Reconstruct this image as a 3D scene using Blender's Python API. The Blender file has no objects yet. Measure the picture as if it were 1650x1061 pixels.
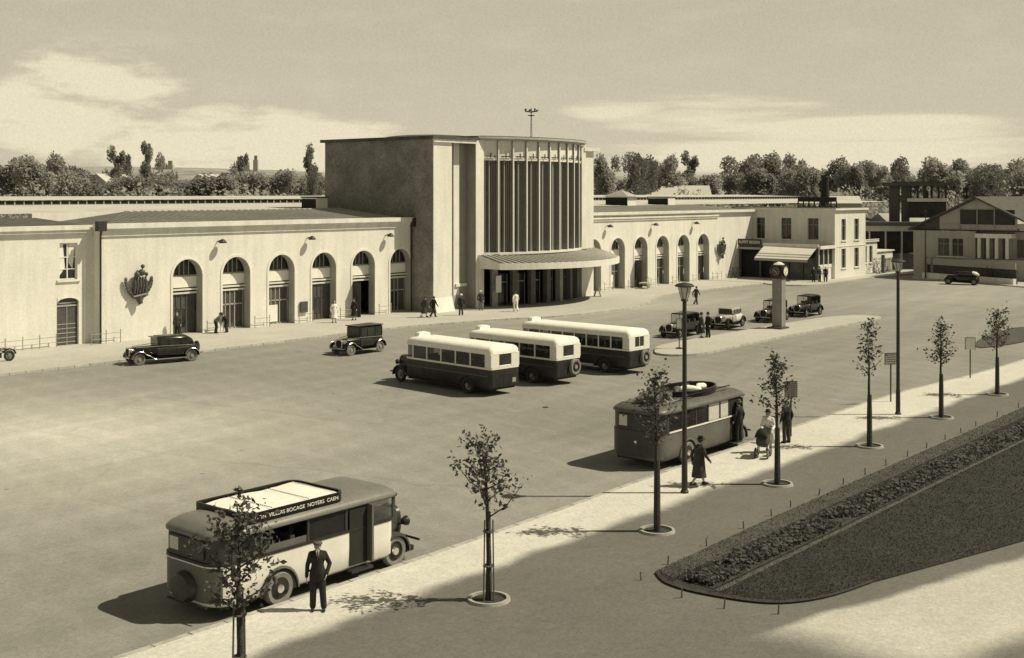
import bpy, math, random
from mathutils import Vector, Matrix
random.seed(11)
sc = bpy.context.scene
COL = sc.collection
PI = math.pi
PHI = math.radians(39.89)
CP, SP = math.cos(PHI), math.sin(PHI)
TINT = (1.0, 0.908, 0.665)

# ------------------------------------------------------------------ materials
def new_mat(name):
    m = bpy.data.materials.new(name); m.use_nodes = True
    nt = m.node_tree; nt.nodes.clear()
    return m, nt
def mat(name, g, rough=.7, var=.12, scale=3.0, bump=0.0, bscale=None, metal=0.0, spec=.4, fine=0.0, fscale=60., streak=0.0, coord='Object'):
    """grey-toned procedural surface with large and fine mottling, optional vertical streaks"""
    m, nt = new_mat(name); N = nt.nodes; K = nt.links
    out = N.new('ShaderNodeOutputMaterial'); b = N.new('ShaderNodeBsdfPrincipled'); K.new(b.outputs[0], out.inputs[0])
    tc = N.new('ShaderNodeTexCoord')
    n1 = N.new('ShaderNodeTexNoise'); n1.inputs['Scale'].default_value = scale; n1.inputs['Detail'].default_value = 6; n1.inputs['Roughness'].default_value = .6
    K.new(tc.outputs[coord], n1.inputs['Vector'])
    r = N.new('ShaderNodeMapRange'); r.inputs[1].default_value = .3; r.inputs[2].default_value = .7
    r.inputs[3].default_value = 1-var; r.inputs[4].default_value = 1+var
    K.new(n1.outputs['Fac'], r.inputs[0])
    last = r.outputs[0]
    def mul(a, bb):
        x = N.new('ShaderNodeMath'); x.operation = 'MULTIPLY'; K.new(a, x.inputs[0]); K.new(bb, x.inputs[1]); return x.outputs[0]
    if fine > 0:
        n2 = N.new('ShaderNodeTexNoise'); n2.inputs['Scale'].default_value = fscale; n2.inputs['Detail'].default_value = 3
        K.new(tc.outputs[coord], n2.inputs['Vector'])
        r2 = N.new('ShaderNodeMapRange'); r2.inputs[1].default_value = .3; r2.inputs[2].default_value = .7
        r2.inputs[3].default_value = 1-fine; r2.inputs[4].default_value = 1+fine; K.new(n2.outputs['Fac'], r2.inputs[0]); last = mul(last, r2.outputs[0])
    if streak > 0:
        mp = N.new('ShaderNodeMapping'); mp.inputs['Scale'].default_value = (1.3, 1.3, .12)
        K.new(tc.outputs[coord], mp.inputs['Vector'])
        n3 = N.new('ShaderNodeTexNoise'); n3.inputs['Scale'].default_value = 1.6; n3.inputs['Detail'].default_value = 5
        K.new(mp.outputs[0], n3.inputs['Vector'])
        r3 = N.new('ShaderNodeMapRange'); r3.inputs[1].default_value = .35; r3.inputs[2].default_value = .75
        r3.inputs[3].default_value = 1.03; r3.inputs[4].default_value = 1-streak; K.new(n3.outputs['Fac'], r3.inputs[0]); last = mul(last, r3.outputs[0])
    c = N.new('ShaderNodeVectorMath'); c.operation = 'SCALE'; c.inputs[0].default_value = (g, g*.985, g*.93)
    K.new(last, c.inputs['Scale']); K.new(c.outputs[0], b.inputs['Base Color'])
    b.inputs['Roughness'].default_value = rough; b.inputs['Metallic'].default_value = metal
    b.inputs['Specular IOR Level'].default_value = spec
    if bump > 0:
        nb = N.new('ShaderNodeTexNoise'); nb.inputs['Scale'].default_value = bscale or fscale; nb.inputs['Detail'].default_value = 4
        K.new(tc.outputs[coord], nb.inputs['Vector'])
        bp = N.new('ShaderNodeBump'); bp.inputs['Strength'].default_value = bump; bp.inputs['Distance'].default_value = .05
        K.new(nb.outputs['Fac'], bp.inputs['Height']); K.new(bp.outputs[0], b.inputs['Normal'])
    return m
def glass_mat(name, g=.02, mixf=.45, rough=.06):
    m, nt = new_mat(name); N = nt.nodes; K = nt.links
    out = N.new('ShaderNodeOutputMaterial'); b = N.new('ShaderNodeBsdfPrincipled'); t = N.new('ShaderNodeBsdfTransparent')
    mx = N.new('ShaderNodeMixShader'); mx.inputs[0].default_value = mixf
    n = N.new('ShaderNodeTexNoise'); n.inputs['Scale'].default_value = 2.; tc = N.new('ShaderNodeTexCoord'); K.new(tc.outputs['Object'], n.inputs['Vector'])
    r = N.new('ShaderNodeMapRange'); r.inputs[3].default_value = g*.5; r.inputs[4].default_value = g*1.6; K.new(n.outputs['Fac'], r.inputs[0])
    K.new(r.outputs[0], b.inputs['Base Color'])
    b.inputs['Roughness'].default_value = rough
    K.new(t.outputs[0], mx.inputs[1]); K.new(b.outputs[0], mx.inputs[2]); K.new(mx.outputs[0], out.inputs[0])
    return m
M = {}
M['plaster'] = mat('plaster', .72, .85, .07, .35, bump=.2, bscale=25, fine=.07, fscale=7, streak=.11)
M['stone'] = mat('stone', .75, .85, .06, .8, fine=.06, fscale=12, streak=.12)
M['cornice'] = mat('cornice', .70, .85, .07, 1.0, fine=.07, fscale=12, streak=.15)
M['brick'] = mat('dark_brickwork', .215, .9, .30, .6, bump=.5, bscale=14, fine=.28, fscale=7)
M['house_grey'] = mat('house_render', .37, .9, .08, .7, fine=.08, fscale=10, streak=.15)
M['reveal'] = mat('grey_and_reveal_shade', .40, .9, .08, .7, fine=.08, fscale=10, streak=.15)  # shade of the arch jambs painted in; plain grey on the yard buildings
M['render_grey'] = mat('grey_render', .72, .9, .08, .7, fine=.08, fscale=10, streak=.15)
M['roof'] = mat('zinc_roof', .12, .7, .3, 1.2, fine=.2, fscale=12)
M['roof_dark'] = mat('dark_roofing', .085, .97, .3, 1.5, fine=.2, fscale=9)
M['roof_light'] = mat('pale_roofing', .50, .85, .12, .3, fine=.08, fscale=5)
M['roof_far'] = mat('far_roofing', .38, .85, .15, .3, fine=.1, fscale=4)
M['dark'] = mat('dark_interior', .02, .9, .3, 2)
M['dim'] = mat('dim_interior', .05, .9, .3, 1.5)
M['glass'] = mat('window_glass', .03, .12, .5, 1.4, spec=.5)
M['shade_stone'] = mat('stone_painted_shade', .30, .9, .1, .8, fine=.1, fscale=10, streak=.15)  # darker copy of the stone, shade of the hall recess painted in
M['pylon'] = mat('pylon_stone', .25, .9, .1, 2, fine=.1, fscale=10, streak=.1)
M['glass_hall'] = mat('hall_glass', .11, .6, .35, .9, fine=.3, fscale=6, spec=.3)
M['door'] = mat('door_wood', .075, .6, .2, 4, fine=.15)
M['frame'] = mat('window_frame', .35, .6, .1, 5)
M['panel'] = mat('blind_panel', .78, .8, .06, 2)
M['fin'] = mat('concrete_fin', .22, .85, .08, 1.2, streak=.12)  # darkened to paint in the shaded sides of the fins
M['fin2'] = mat('thin_fin', .30, .85, .08, 1.2)
M['iron'] = mat('dark_iron', .03, .5, .2, 5, metal=.2)
M['lamp_post'] = mat('lamp_post_paint', .035, .55, .25, 3, fine=.2, fscale=20)
M['steel'] = mat('painted_railing', .30, .6, .2, 5)
M['bronze'] = mat('bronze', .09, .5, .5, 6, metal=.3, bump=.5, bscale=12)
M['frosted'] = mat('frosted_glass', .55, .4, .1, 6)
M['chrome'] = mat('chrome', .65, .22, .05, 5, metal=.9)
M['black'] = mat('black_paint', .012, .28, .3, 2, spec=.35, fine=.2, fscale=8)
M['car_dark'] = mat('car_paint', .02, .25, .3, 2, spec=.4, fine=.2, fscale=8)
M['car_grey'] = mat('grey_car_paint', .36, .3, .15, 2, spec=.4)
M['car_pale'] = mat('pale_car_paint', .62, .3, .08, 2, spec=.4)
M['bus_dark'] = mat('bus_lower_paint', .035, .45, .35, 1.4, spec=.3, fine=.25, fscale=6, streak=.2)
M['bus_white'] = mat('bus_cream_paint', .74, .45, .05, 1.5, spec=.3, fine=.04, fscale=9)
M['bus_roof'] = mat('bus_roof_canvas', .80, .7, .07, 1.2, fine=.07, fscale=5)
M['coach_white'] = mat('coach_cream_paint', .72, .32, .05, 1.5, spec=.4, fine=.03, fscale=8, streak=.06)
M['coach_grey'] = mat('coach_roof_paint', .17, .42, .14, 1.2, spec=.4, fine=.10, fscale=10)
M['coach_dark'] = mat('coach_dark_paint', .05, .38, .25, 1.6, spec=.35, fine=.12, fscale=9)
M['coach_mid'] = mat('coach_side_paint', .12, .4, .12, 1.6, spec=.35, fine=.1, fscale=9)
M['canvas'] = mat('white_tarpaulin', .78, .85, .07, 3, bump=.5, bscale=6, fine=.05, fscale=30)
M['tyre'] = mat('tyre_rubber', .035, .85, .2, 6)
M['tyre_pale'] = mat('dusty_tyre', .20, .85, .2, 6, fine=.15)
M['rim'] = mat('wheel_rim', .20, .5, .15, 6)
M['glass_thin'] = glass_mat('vehicle_glass', .03, .55)
M['glass_clear'] = glass_mat('clear_vehicle_glass', .12, .25)
M['seat'] = mat('seat_leather', .06, .7, .2, 5)
M['skin'] = mat('skin', .42, .6, .05, 6)
M['hair'] = mat('hair', .03, .6, .2, 20)
M['suit'] = mat('dark_suit_cloth', .022, .9, .2, 9, bump=.3, bscale=18)
M['suit2'] = mat('charcoal_cloth', .05, .9, .2, 9, bump=.3, bscale=18)
M['cloth_mid'] = mat('grey_cloth', .18, .9, .15, 9)
M['cloth_white'] = mat('white_cloth', .75, .9, .06, 9, bump=.3, bscale=15)
M['shirt'] = mat('shirt', .8, .8, .04, 9)
M['hat'] = mat('felt_hat', .09, .9, .15, 20)
M['bark'] = mat('bark', .055, .95, .35, 7, bump=.8, bscale=25, fine=.3, fscale=30)
M['stake'] = mat('wooden_stake', .11, .9, .2, 7)
M['leaf'] = mat('leaf', .095, .65, .45, 2.5, spec=.3, fine=.3, fscale=9)
M['leaf_far'] = mat('hazed_far_leaf', .40, .8, .2, .35, spec=.1, fine=.3, fscale=1.5)  # base colour lightened to paint in distance haze
M['leaf_far2'] = mat('hazed_far_leaf_dark', .31, .8, .2, .35, spec=.1, fine=.3, fscale=1.5)  # darker crowns, also lightened with painted haze
def translucent(m, f):
    nt = m.node_tree; N = nt.nodes; K = nt.links
    b = [n for n in N if n.type == 'BSDF_PRINCIPLED'][0]; o = [n for n in N if n.type == 'OUTPUT_MATERIAL'][0]
    tr = N.new('ShaderNodeBsdfTranslucent'); K.new(b.inputs['Base Color'].links[0].from_socket, tr.inputs[0]); mx = N.new('ShaderNodeMixShader'); mx.inputs[0].default_value = f
    K.new(b.outputs[0], mx.inputs[1]); K.new(tr.outputs[0], mx.inputs[2]); K.new(mx.outputs[0], o.inputs[0])
translucent(M['leaf'], .3); translucent(M['leaf_far'], .45); translucent(M['leaf_far2'], .45)
M['coach_roof_dark'] = mat('dark_coach_roof', .10, .45, .2, 1.5, spec=.4, fine=.15, fscale=8)
M['bark_far'] = mat('far_bark', .10, .9, .2, 2)
M['soil'] = mat('soil', .045, .95, .35, 6, bump=.8, bscale=15)
M['kerb'] = mat('kerb_stone', .44, .85, .15, 1.1, fine=.15, fscale=6)
def add_joints(m):
    # dark mortar joints every metre between kerb stones
    nt = m.node_tree; N = nt.nodes; K = nt.links
    b = [n for n in N if n.type == 'BSDF_PRINCIPLED'][0]; src = b.inputs['Base Color'].links[0].from_socket
    tc = N.new('ShaderNodeTexCoord'); br = N.new('ShaderNodeTexBrick'); br.inputs['Scale'].default_value = 1; br.inputs['Brick Width'].default_value = 1.0; br.inputs['Row Height'].default_value = 60; br.inputs['Mortar Size'].default_value = .025
    br.offset = 0; br.inputs['Color1'].default_value = (1, 1, 1, 1); br.inputs['Color2'].default_value = (.86, .86, .86, 1); br.inputs['Mortar'].default_value = (.3, .3, .3, 1)
    K.new(tc.outputs['Object'], br.inputs['Vector']); mx = N.new('ShaderNodeMix'); mx.data_type = 'RGBA'; mx.blend_type = 'MULTIPLY'; mx.inputs[0].default_value = 1
    K.new(src, mx.inputs[6]); K.new(br.outputs['Color'], mx.inputs[7]); K.new(mx.outputs[2], b.inputs['Base Color'])
add_joints(M['kerb'])
M['ring'] = mat('ring_stone', .34, .85, .12, 4, fine=.12, fscale=14)
M['sign'] = mat('sign_board', .30, .7, .08, 4)
M['sign_white'] = mat('pale_sign_board', .72, .7, .08, 4)
M['ink'] = mat('sign_lettering', .04, .7, .1, 6)
M['paint_w'] = mat('white_lettering', .78, .7, .05, 6)
M['awning'] = mat('awning_canvas', .66, .85, .06, 2)
M['luggage'] = mat('luggage', .10, .8, .4, 3, bump=.5, bscale=9)
M['hill'] = mat('far_hillside', .27, .95, .22, .012, fine=.25, fscale=.06)  # pale grey tone with distance haze painted in
M['haze_wall'] = mat('far_masonry', .42, .95, .1, .05)  # masonry paled by haze put into its colour
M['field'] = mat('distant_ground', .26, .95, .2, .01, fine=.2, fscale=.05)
M['ballast'] = mat('rail_yard_ground', .30, .95, .2, .05, fine=.2, fscale=.5)

def ground_mat(name, g, lo=.85, hi=1.15, tracks=0.0):
    m, nt = new_mat(name); N = nt.nodes; K = nt.links
    out = N.new('ShaderNodeOutputMaterial'); b = N.new('ShaderNodeBsdfPrincipled'); K.new(b.outputs[0], out.inputs[0])
    tc = N.new('ShaderNodeTexCoord')
    def noise(s, d, a, bb, stretch=None, rough=.6):
        n = N.new('ShaderNodeTexNoise'); n.inputs['Scale'].default_value = s; n.inputs['Detail'].default_value = d; n.inputs['Roughness'].default_value = rough
        src = tc.outputs['Object']
        if stretch:
            mp = N.new('ShaderNodeMapping'); mp.inputs['Scale'].default_value = stretch; mp.inputs['Rotation'].default_value = (0, 0, .35); K.new(src, mp.inputs['Vector']); src = mp.outputs[0]
        K.new(src, n.inputs['Vector'])
        r = N.new('ShaderNodeMapRange'); r.inputs[1].default_value = .3; r.inputs[2].default_value = .7; r.inputs[3].default_value = a; r.inputs[4].default_value = bb
        K.new(n.outputs['Fac'], r.inputs[0]); return r.outputs[0]
    outs = [noise(.06, 6, lo, hi), noise(.35, 7, .95, 1.05), noise(2.2, 6, .90, 1.10, rough=.85), noise(7, 4, .84, 1.16, rough=.85), noise(22, 3, .85, 1.15, rough=.8)]
    if tracks: outs.append(noise(.5, 4, 1-tracks, 1+tracks, (.12, 1.4, 1)))
    last = outs[0]
    for o in outs[1:]:
        x = N.new('ShaderNodeMath'); x.operation = 'MULTIPLY'; K.new(last, x.inputs[0]); K.new(o, x.inputs[1]); last = x.outputs[0]
    c = N.new('ShaderNodeVectorMath'); c.operation = 'SCALE'; c.inputs[0].default_value = (g, g*.985, g*.93)
    K.new(last, c.inputs['Scale']); K.new(c.outputs[0], b.inputs['Base Color'])
    b.inputs['Roughness'].default_value = .9; b.inputs['Specular IOR Level'].default_value = .15
    nb = N.new('ShaderNodeTexNoise'); nb.inputs['Scale'].default_value = 9; nb.inputs['Detail'].default_value = 5; K.new(tc.outputs['Object'], nb.inputs['Vector'])
    bp = N.new('ShaderNodeBump'); bp.inputs['Strength'].default_value = .25; bp.inputs['Distance'].default_value = .04
    K.new(nb.outputs['Fac'], bp.inputs['Height']); K.new(bp.outputs[0], b.inputs['Normal'])
    return m, nt, c, last
M['asphalt'], ant, ac, alast = ground_mat('tarred_square', .245, .90, 1.10, .06)
def tone_patches(nt, cnode, last):
    # broad paler patches over the square and one slightly darker patch
    N, K = nt.nodes, nt.links
    tc = N.new('ShaderNodeTexCoord'); cur = last
    def mulr(src, a, b, lo, hi, smooth=True):
        nonlocal cur
        r = N.new('ShaderNodeMapRange'); r.interpolation_type = 'SMOOTHSTEP' if smooth else 'LINEAR'
        r.inputs[1].default_value = a; r.inputs[2].default_value = b; r.inputs[3].default_value = lo; r.inputs[4].default_value = hi; K.new(src, r.inputs[0])
        m_ = N.new('ShaderNodeMath'); m_.operation = 'MULTIPLY'; K.new(cur, m_.inputs[0]); K.new(r.outputs[0], m_.inputs[1]); cur = m_.outputs[0]
    # oil drips and stains
    for sc_, rad, lo in ((.42, .055, .62), (.16, .05, .80), (1.1, .06, .74)):
        v = N.new('ShaderNodeTexVoronoi'); v.inputs['Scale'].default_value = sc_; K.new(tc.outputs['Object'], v.inputs['Vector']); mulr(v.outputs['Distance'], rad*.4, rad, lo, 1.0)
    # worn wheel tracks: long bands bent by noise
    for rot, sc_, amp in ((.1, .16, .05), (1.35, .10, .05), (.55, .33, .03)):
        mp = N.new('ShaderNodeMapping'); mp.inputs['Rotation'].default_value = (0, 0, rot); K.new(tc.outputs['Object'], mp.inputs['Vector'])
        wv = N.new('ShaderNodeTexWave'); wv.inputs['Scale'].default_value = sc_; wv.inputs['Distortion'].default_value = 7; wv.inputs['Detail'].default_value = 3; wv.inputs['Detail Scale'].default_value = .35
        K.new(mp.outputs[0], wv.inputs['Vector']); mulr(wv.outputs['Fac'], .55, 1.0, 1.0, 1+amp)
    # tar seams between laid strips
    vb = N.new('ShaderNodeTexVoronoi'); vb.feature = 'DISTANCE_TO_EDGE'; vb.inputs['Scale'].default_value = .07; vb.inputs['Randomness'].default_value = .8
    wn = N.new('ShaderNodeTexNoise'); wn.inputs['Scale'].default_value = .5; K.new(tc.outputs['Object'], wn.inputs['Vector'])
    va = N.new('ShaderNodeVectorMath'); va.operation = 'MULTIPLY_ADD'; va.inputs[1].default_value = (1.2, 1.2, 0); K.new(wn.outputs['Color'], va.inputs[0]); K.new(tc.outputs['Object'], va.inputs[2])
    K.new(va.outputs[0], vb.inputs['Vector']); mulr(vb.outputs['Distance'], .001, .006, .93, 1.0)
    for (cx, cy, sx_, sy_, g) in ((28, 48, 22, 24, .75), (95, 62, 36, 16, .40), (44, 32, 14, 9, -.10), (130, 45, 45, 18, .30)):
        mp = N.new('ShaderNodeMapping'); mp.inputs['Location'].default_value = (-cx/sx_, -cy/sy_, 0); mp.inputs['Scale'].default_value = (1/sx_, 1/sy_, 0)
        K.new(tc.outputs['Object'], mp.inputs['Vector'])
        gd = N.new('ShaderNodeTexGradient'); gd.gradient_type = 'QUADRATIC_SPHERE'; K.new(mp.outputs[0], gd.inputs['Vector'])
        a = N.new('ShaderNodeMath'); a.operation = 'MULTIPLY_ADD'; a.inputs[1].default_value = g*1.4; a.inputs[2].default_value = 1; K.new(gd.outputs['Fac'], a.inputs[0])
        m_ = N.new('ShaderNodeMath'); m_.operation = 'MULTIPLY'; K.new(cur, m_.inputs[0]); K.new(a.outputs[0], m_.inputs[1]); cur = m_.outputs[0]
    for l in list(cnode.inputs['Scale'].links): K.remove(l)
    K.new(cur, cnode.inputs['Scale'])
tone_patches(ant, ac, alast)
M['pave'] = ground_mat('pale_pavement', .44, .93, 1.07, .02)[0]
M['walk'] = ground_mat('pale_sand_path', .46, .95, 1.05, .02)[0]
# promenade: pale paving along the kerb that passes softly into darker gravel
pm, pnt, pc, plast = ground_mat('promenade_paving', .53, .94, 1.06, .03)
def soften(nt, cnode, last):
    N, K = nt.nodes, nt.links
    tc = N.new('ShaderNodeTexCoord'); sx = N.new('ShaderNodeSeparateXYZ'); K.new(tc.outputs['Object'], sx.inputs[0])
    nz = N.new('ShaderNodeTexNoise'); nz.inputs['Scale'].default_value = .45; nz.inputs['Detail'].default_value = 5; K.new(tc.outputs['Object'], nz.inputs['Vector'])
    def math_(op, a, b=None):
        x = N.new('ShaderNodeMath'); x.operation = op
        for i, v in enumerate((a, b)):
            if v is None: continue
            if isinstance(v, (int, float)): x.inputs[i].default_value = v
            else: K.new(v, x.inputs[i])
        return x.outputs[0]
    y = math_('ADD', sx.outputs['Y'], math_('MULTIPLY', math_('SUBTRACT', nz.outputs['Fac'], .5), .9))
    r = N.new('ShaderNodeMapRange'); r.interpolation_type = 'SMOOTHSTEP'
    r.inputs[1].default_value = 21.45; r.inputs[2].default_value = 22.15; r.inputs[3].default_value = .15; r.inputs[4].default_value = .57
    K.new(y, r.inputs[0])
    # the pale walk south of the lawn: distance below a slanting line
    d = math_('ADD', math_('MULTIPLY', sx.outputs['X'], .28), sx.outputs['Y'])       # falls below ~22.1 south of the lawn
    d2 = math_('ADD', d, math_('MULTIPLY', math_('SUBTRACT', nz.outputs['Fac'], .5), .7))
    w1 = N.new('ShaderNodeMapRange'); w1.interpolation_type = 'SMOOTHSTEP'; w1.inputs[1].default_value = 21.2; w1.inputs[2].default_value = 20.75; K.new(d2, w1.inputs[0])
    w2 = N.new('ShaderNodeMapRange'); w2.interpolation_type = 'SMOOTHSTEP'; w2.inputs[1].default_value = 16.6; w2.inputs[2].default_value = 17.8; K.new(d2, w2.inputs[0])
    x3 = N.new('ShaderNodeMapRange'); x3.interpolation_type = 'SMOOTHSTEP'; x3.inputs[1].default_value = 24.8; x3.inputs[2].default_value = 27.0
    K.new(math_('ADD', sx.outputs['X'], math_('MULTIPLY', math_('SUBTRACT', nz.outputs['Fac'], .5), .8)), x3.inputs[0])
    w = math_('MULTIPLY', math_('MULTIPLY', w1.outputs[0], w2.outputs[0]), x3.outputs[0])
    g = math_('ADD', r.outputs[0], math_('MULTIPLY', w, .33))
    fac = math_('MULTIPLY', g, last)
    cnode.inputs[0].default_value = (1, .985, .93)
    for l in list(cnode.inputs['Scale'].links): K.remove(l)
    K.new(fac, cnode.inputs['Scale'])
soften(pnt, pc, plast)
M['promenade'] = pm
M['lawn'] = mat('lawn_turf', .03, .95, .25, .7, bump=.6, bscale=14, fine=.3, fscale=11)
M['lawn2'] = mat('lawn_edge_turf', .072, .95, .25, .7, bump=.6, bscale=14, fine=.3, fscale=11)
M['grass'] = mat('grass_blade', .055, .9, .3, 3)
translucent(M['grass'], .5)
M['bed'] = mat('bedding_leaf', .032, .7, .5, 4)

# ------------------------------------------------------------------ object helpers
def tag(o, label=None, cat=None, group=None, kind=None):
    if label: o['label'] = label
    if cat: o['category'] = cat
    if group: o['group'] = group
    if kind: o['kind'] = kind
    return o
def thing(name, label, cat, loc=(0, 0, 0), rz=0, group=None):
    o = bpy.data.objects.new(name, None); COL.objects.link(o); o.empty_display_size = .3
    o.location = loc; o.rotation_euler = (0, 0, rz)
    return tag(o, label, cat, group)
def copy_tree(o, parent=None):
    c = o.copy(); COL.objects.link(c); c.parent = parent
    for ch in list(o.children): copy_tree(ch, c)
    return c
class MB:
    def __init__(s): s.v = []; s.f = []
    def add(s, vs, fs):
        n = len(s.v); s.v += [tuple(v) for v in vs]; s.f += [tuple(i+n for i in f) for f in fs]; return s
    def box(s, x0, x1, y0, y1, z0, z1, rot=None, at=None):
        vs = [(x0, y0, z0), (x1, y0, z0), (x1, y1, z0), (x0, y1, z0), (x0, y0, z1), (x1, y0, z1), (x1, y1, z1), (x0, y1, z1)]
        if rot is not None:
            R = Matrix.Rotation(rot, 3, 'Z'); vs = [R @ Vector(v) for v in vs]
        if at is not None: vs = [Vector(v)+Vector(at) for v in vs]
        return s.add(vs, [(0, 3, 2, 1), (4, 5, 6, 7), (0, 1, 5, 4), (1, 2, 6, 5), (2, 3, 7, 6), (3, 0, 4, 7)])
    def cb(s, c, d): return s.box(c[0]-d[0]/2, c[0]+d[0]/2, c[1]-d[1]/2, c[1]+d[1]/2, c[2]-d[2]/2, c[2]+d[2]/2)
    def prism(s, pts, z0, z1):
        n = len(pts); vs = [(p[0], p[1], z0) for p in pts]+[(p[0], p[1], z1) for p in pts]
        return s.add(vs, [tuple(range(n-1, -1, -1)), tuple(range(n, 2*n))]+[(i, (i+1) % n, n+(i+1) % n, n+i) for i in range(n)])
    def prof(s, pts, a0, a1, axis='x'):
        """extrude a polygon given in the plane normal to axis"""
        n = len(pts)
        def P(p, a): return (a, p[0], p[1]) if axis == 'x' else (p[0], a, p[1])
        vs = [P(p, a0) for p in pts]+[P(p, a1) for p in pts]
        return s.add(vs, [tuple(range(n-1, -1, -1)), tuple(range(n, 2*n))]+[(i, (i+1) % n, n+(i+1) % n, n+i) for i in range(n)])
    def loft(s, rings, caps=True, close=True):
        n = len(rings[0]); vs = [v for r in rings for v in r]; fs = []
        for k in range(len(rings)-1):
            for i in range(n if close else n-1):
                j = (i+1) % n; fs.append((k*n+i, k*n+j, (k+1)*n+j, (k+1)*n+i))
        if caps: fs.append(tuple(range(n-1, -1, -1))); fs.append(tuple((len(rings)-1)*n+i for i in range(n)))
        return s.add(vs, fs)
    def tube(s, pts, r, seg=8, caps=True):
        pts = [Vector(p) for p in pts]; rs = r if isinstance(r, (list, tuple)) else [r]*len(pts)
        rings = []; up = Vector((0, 0, 1))
        d0 = (pts[1]-pts[0]).normalized()
        if abs(d0.dot(up)) > .95: up = Vector((1, 0, 0))
        for i, p in enumerate(pts):
            d = (pts[min(i+1, len(pts)-1)]-pts[max(i-1, 0)])
            if d.length < 1e-9: d = d0
            d.normalize(); a = d.cross(up)
            if a.length < 1e-4: a = d.cross(Vector((0, 1, 0)))
            a.normalize(); b = a.cross(d); up = b
            rings.append([p+(a*math.cos(2*PI*k/seg)+b*math.sin(2*PI*k/seg))*rs[i] for k in range(seg)])
        return s.loft(rings, caps)
    def lathe(s, prof, c=(0, 0, 0), seg=20, axis='z', arc=2*PI):
        """prof list of (radius, height)"""
        rings = []
        for r, h in prof:
            ring = []
            for k in range(seg):
                a = arc*k/seg
                x, y = r*math.cos(a), r*math.sin(a)
                ring.append({'z': (c[0]+x, c[1]+y, c[2]+h), 'y': (c[0]+x, c[1]+h, c[2]+y), 'x': (c[0]+h, c[1]+x, c[2]+y)}[axis])
            rings.append(ring)
        return s.loft(rings, True)
    def ball(s, c, r, seg=12, rings=8, sc=(1, 1, 1)):
        R = []
        for i in range(rings+1):
            t = -PI/2+PI*i/rings; rr = max(math.cos(t), .02)*r
            R.append([(c[0]+rr*math.cos(2*PI*k/seg)*sc[0], c[1]+rr*math.sin(2*PI*k/seg)*sc[1], c[2]+math.sin(t)*r*sc[2]) for k in range(seg)])
        return s.loft(R, True)
    def cap(s, p0, p1, r0, r1, seg=10):
        """tapered capsule"""
        p0, p1 = Vector(p0), Vector(p1); d = (p1-p0)
        L = d.length or 1e-6; d /= L
        pts = [p0-d*r0*.95, p0-d*r0*.6, p0, p1, p1+d*r1*.6, p1+d*r1*.95]
        return s.tube(pts, [r0*.3, r0*.8, r0, r1, r1*.8, r1*.3], seg)
    def ringlathe(s, prof, c, seg=22, axis='y'):
        n = len(s.v); k0 = len(s.f); s.lathe(list(prof)+[prof[0]], c, seg, axis); del s.f[-2:]; return s
    def mesh(s, name, m, smooth=None):
        me = bpy.data.meshes.new(name); me.from_pydata([tuple(v) for v in s.v], [], s.f); me.update()
        if m: me.materials.append(m)
        import bmesh
        bm = bmesh.new(); bm.from_mesh(me); bmesh.ops.recalc_face_normals(bm, faces=bm.faces); bm.to_mesh(me); bm.free()
        if smooth is not None:
            for p in me.polygons: p.use_smooth = True
            me.set_sharp_from_angle(angle=math.radians(smooth))
        return me
    def build(s, name, m, parent=None, smooth=None, bevel=0):
        o = bpy.data.objects.new(name, s.mesh(name, m, smooth)); COL.objects.link(o)
        if parent: o.parent = parent
        if bevel:
            b = o.modifiers.new('bevel', 'BEVEL'); b.width = bevel; b.segments = 1; b.limit_method = 'ANGLE'
        return o
def text_mesh(txt, size, m, parent, loc, rot, name='lettering', ext=.01, align='CENTER', xs=1.0):
    cu = bpy.data.curves.new('t', 'FONT'); cu.body = txt; cu.size = size; cu.extrude = ext; cu.align_x = align; cu.align_y = 'CENTER'
    to = bpy.data.objects.new('t', cu); COL.objects.link(to)
    dg = bpy.context.evaluated_depsgraph_get(); me = bpy.data.meshes.new_from_object(to.evaluated_get(dg))
    bpy.data.objects.remove(to); me.materials.clear(); me.materials.append(m)
    o = bpy.data.objects.new(name, me); COL.objects.link(o); o.parent = parent; o.location = loc; o.rotation_euler = rot; o.scale = (xs, 1, 1)
    return o
def spline(pts, n=8, closed=False):
    out = []; L = len(pts)
    rng = range(L) if closed else range(L-1)
    for i in rng:
        p0, p1, p2, p3 = (pts[(i-1) % L] if closed or i > 0 else pts[i]), pts[i], pts[(i+1) % L], (pts[(i+2) % L] if closed or i+2 < L else pts[(i+1) % L])
        for k in range(n):
            t = k/n
            out.append(tuple(.5*((2*b)+(c-a)*t+(2*a-5*b+4*c-d)*t*t+(-a+3*b-3*c+d)*t**3) for a, b, c, d in zip(p0, p1, p2, p3)))
    if not closed: out.append(tuple(pts[-1]))
    return out
def kerbed(name, poly, h, m, edge=None):
    """raised pavement: top sheet in paving, kerb band as a second mesh"""
    n = len(poly)
    o = MB().add([(p[0], p[1], h) for p in poly], [tuple(range(n))]).build(name, m); tag(o, kind='structure')
    return o
def kerb_line(name, pts, h=.12, w=.18, z0=-.05, m=None):
    b = MB(); P = [Vector((p[0], p[1])) for p in pts]; rings = []
    for i, p in enumerate(P):
        d = (P[min(i+1, len(P)-1)]-P[max(i-1, 0)]).normalized(); nrm = Vector((-d.y, d.x))
        a = p; c = p+nrm*w
        rings.append([(a.x, a.y, z0), (a.x, a.y, h+.006), (c.x, c.y, h+.006), (c.x, c.y, z0)])
    b.loft(rings, True); return tag(b.build(name, m or M['kerb']), kind='structure')

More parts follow.
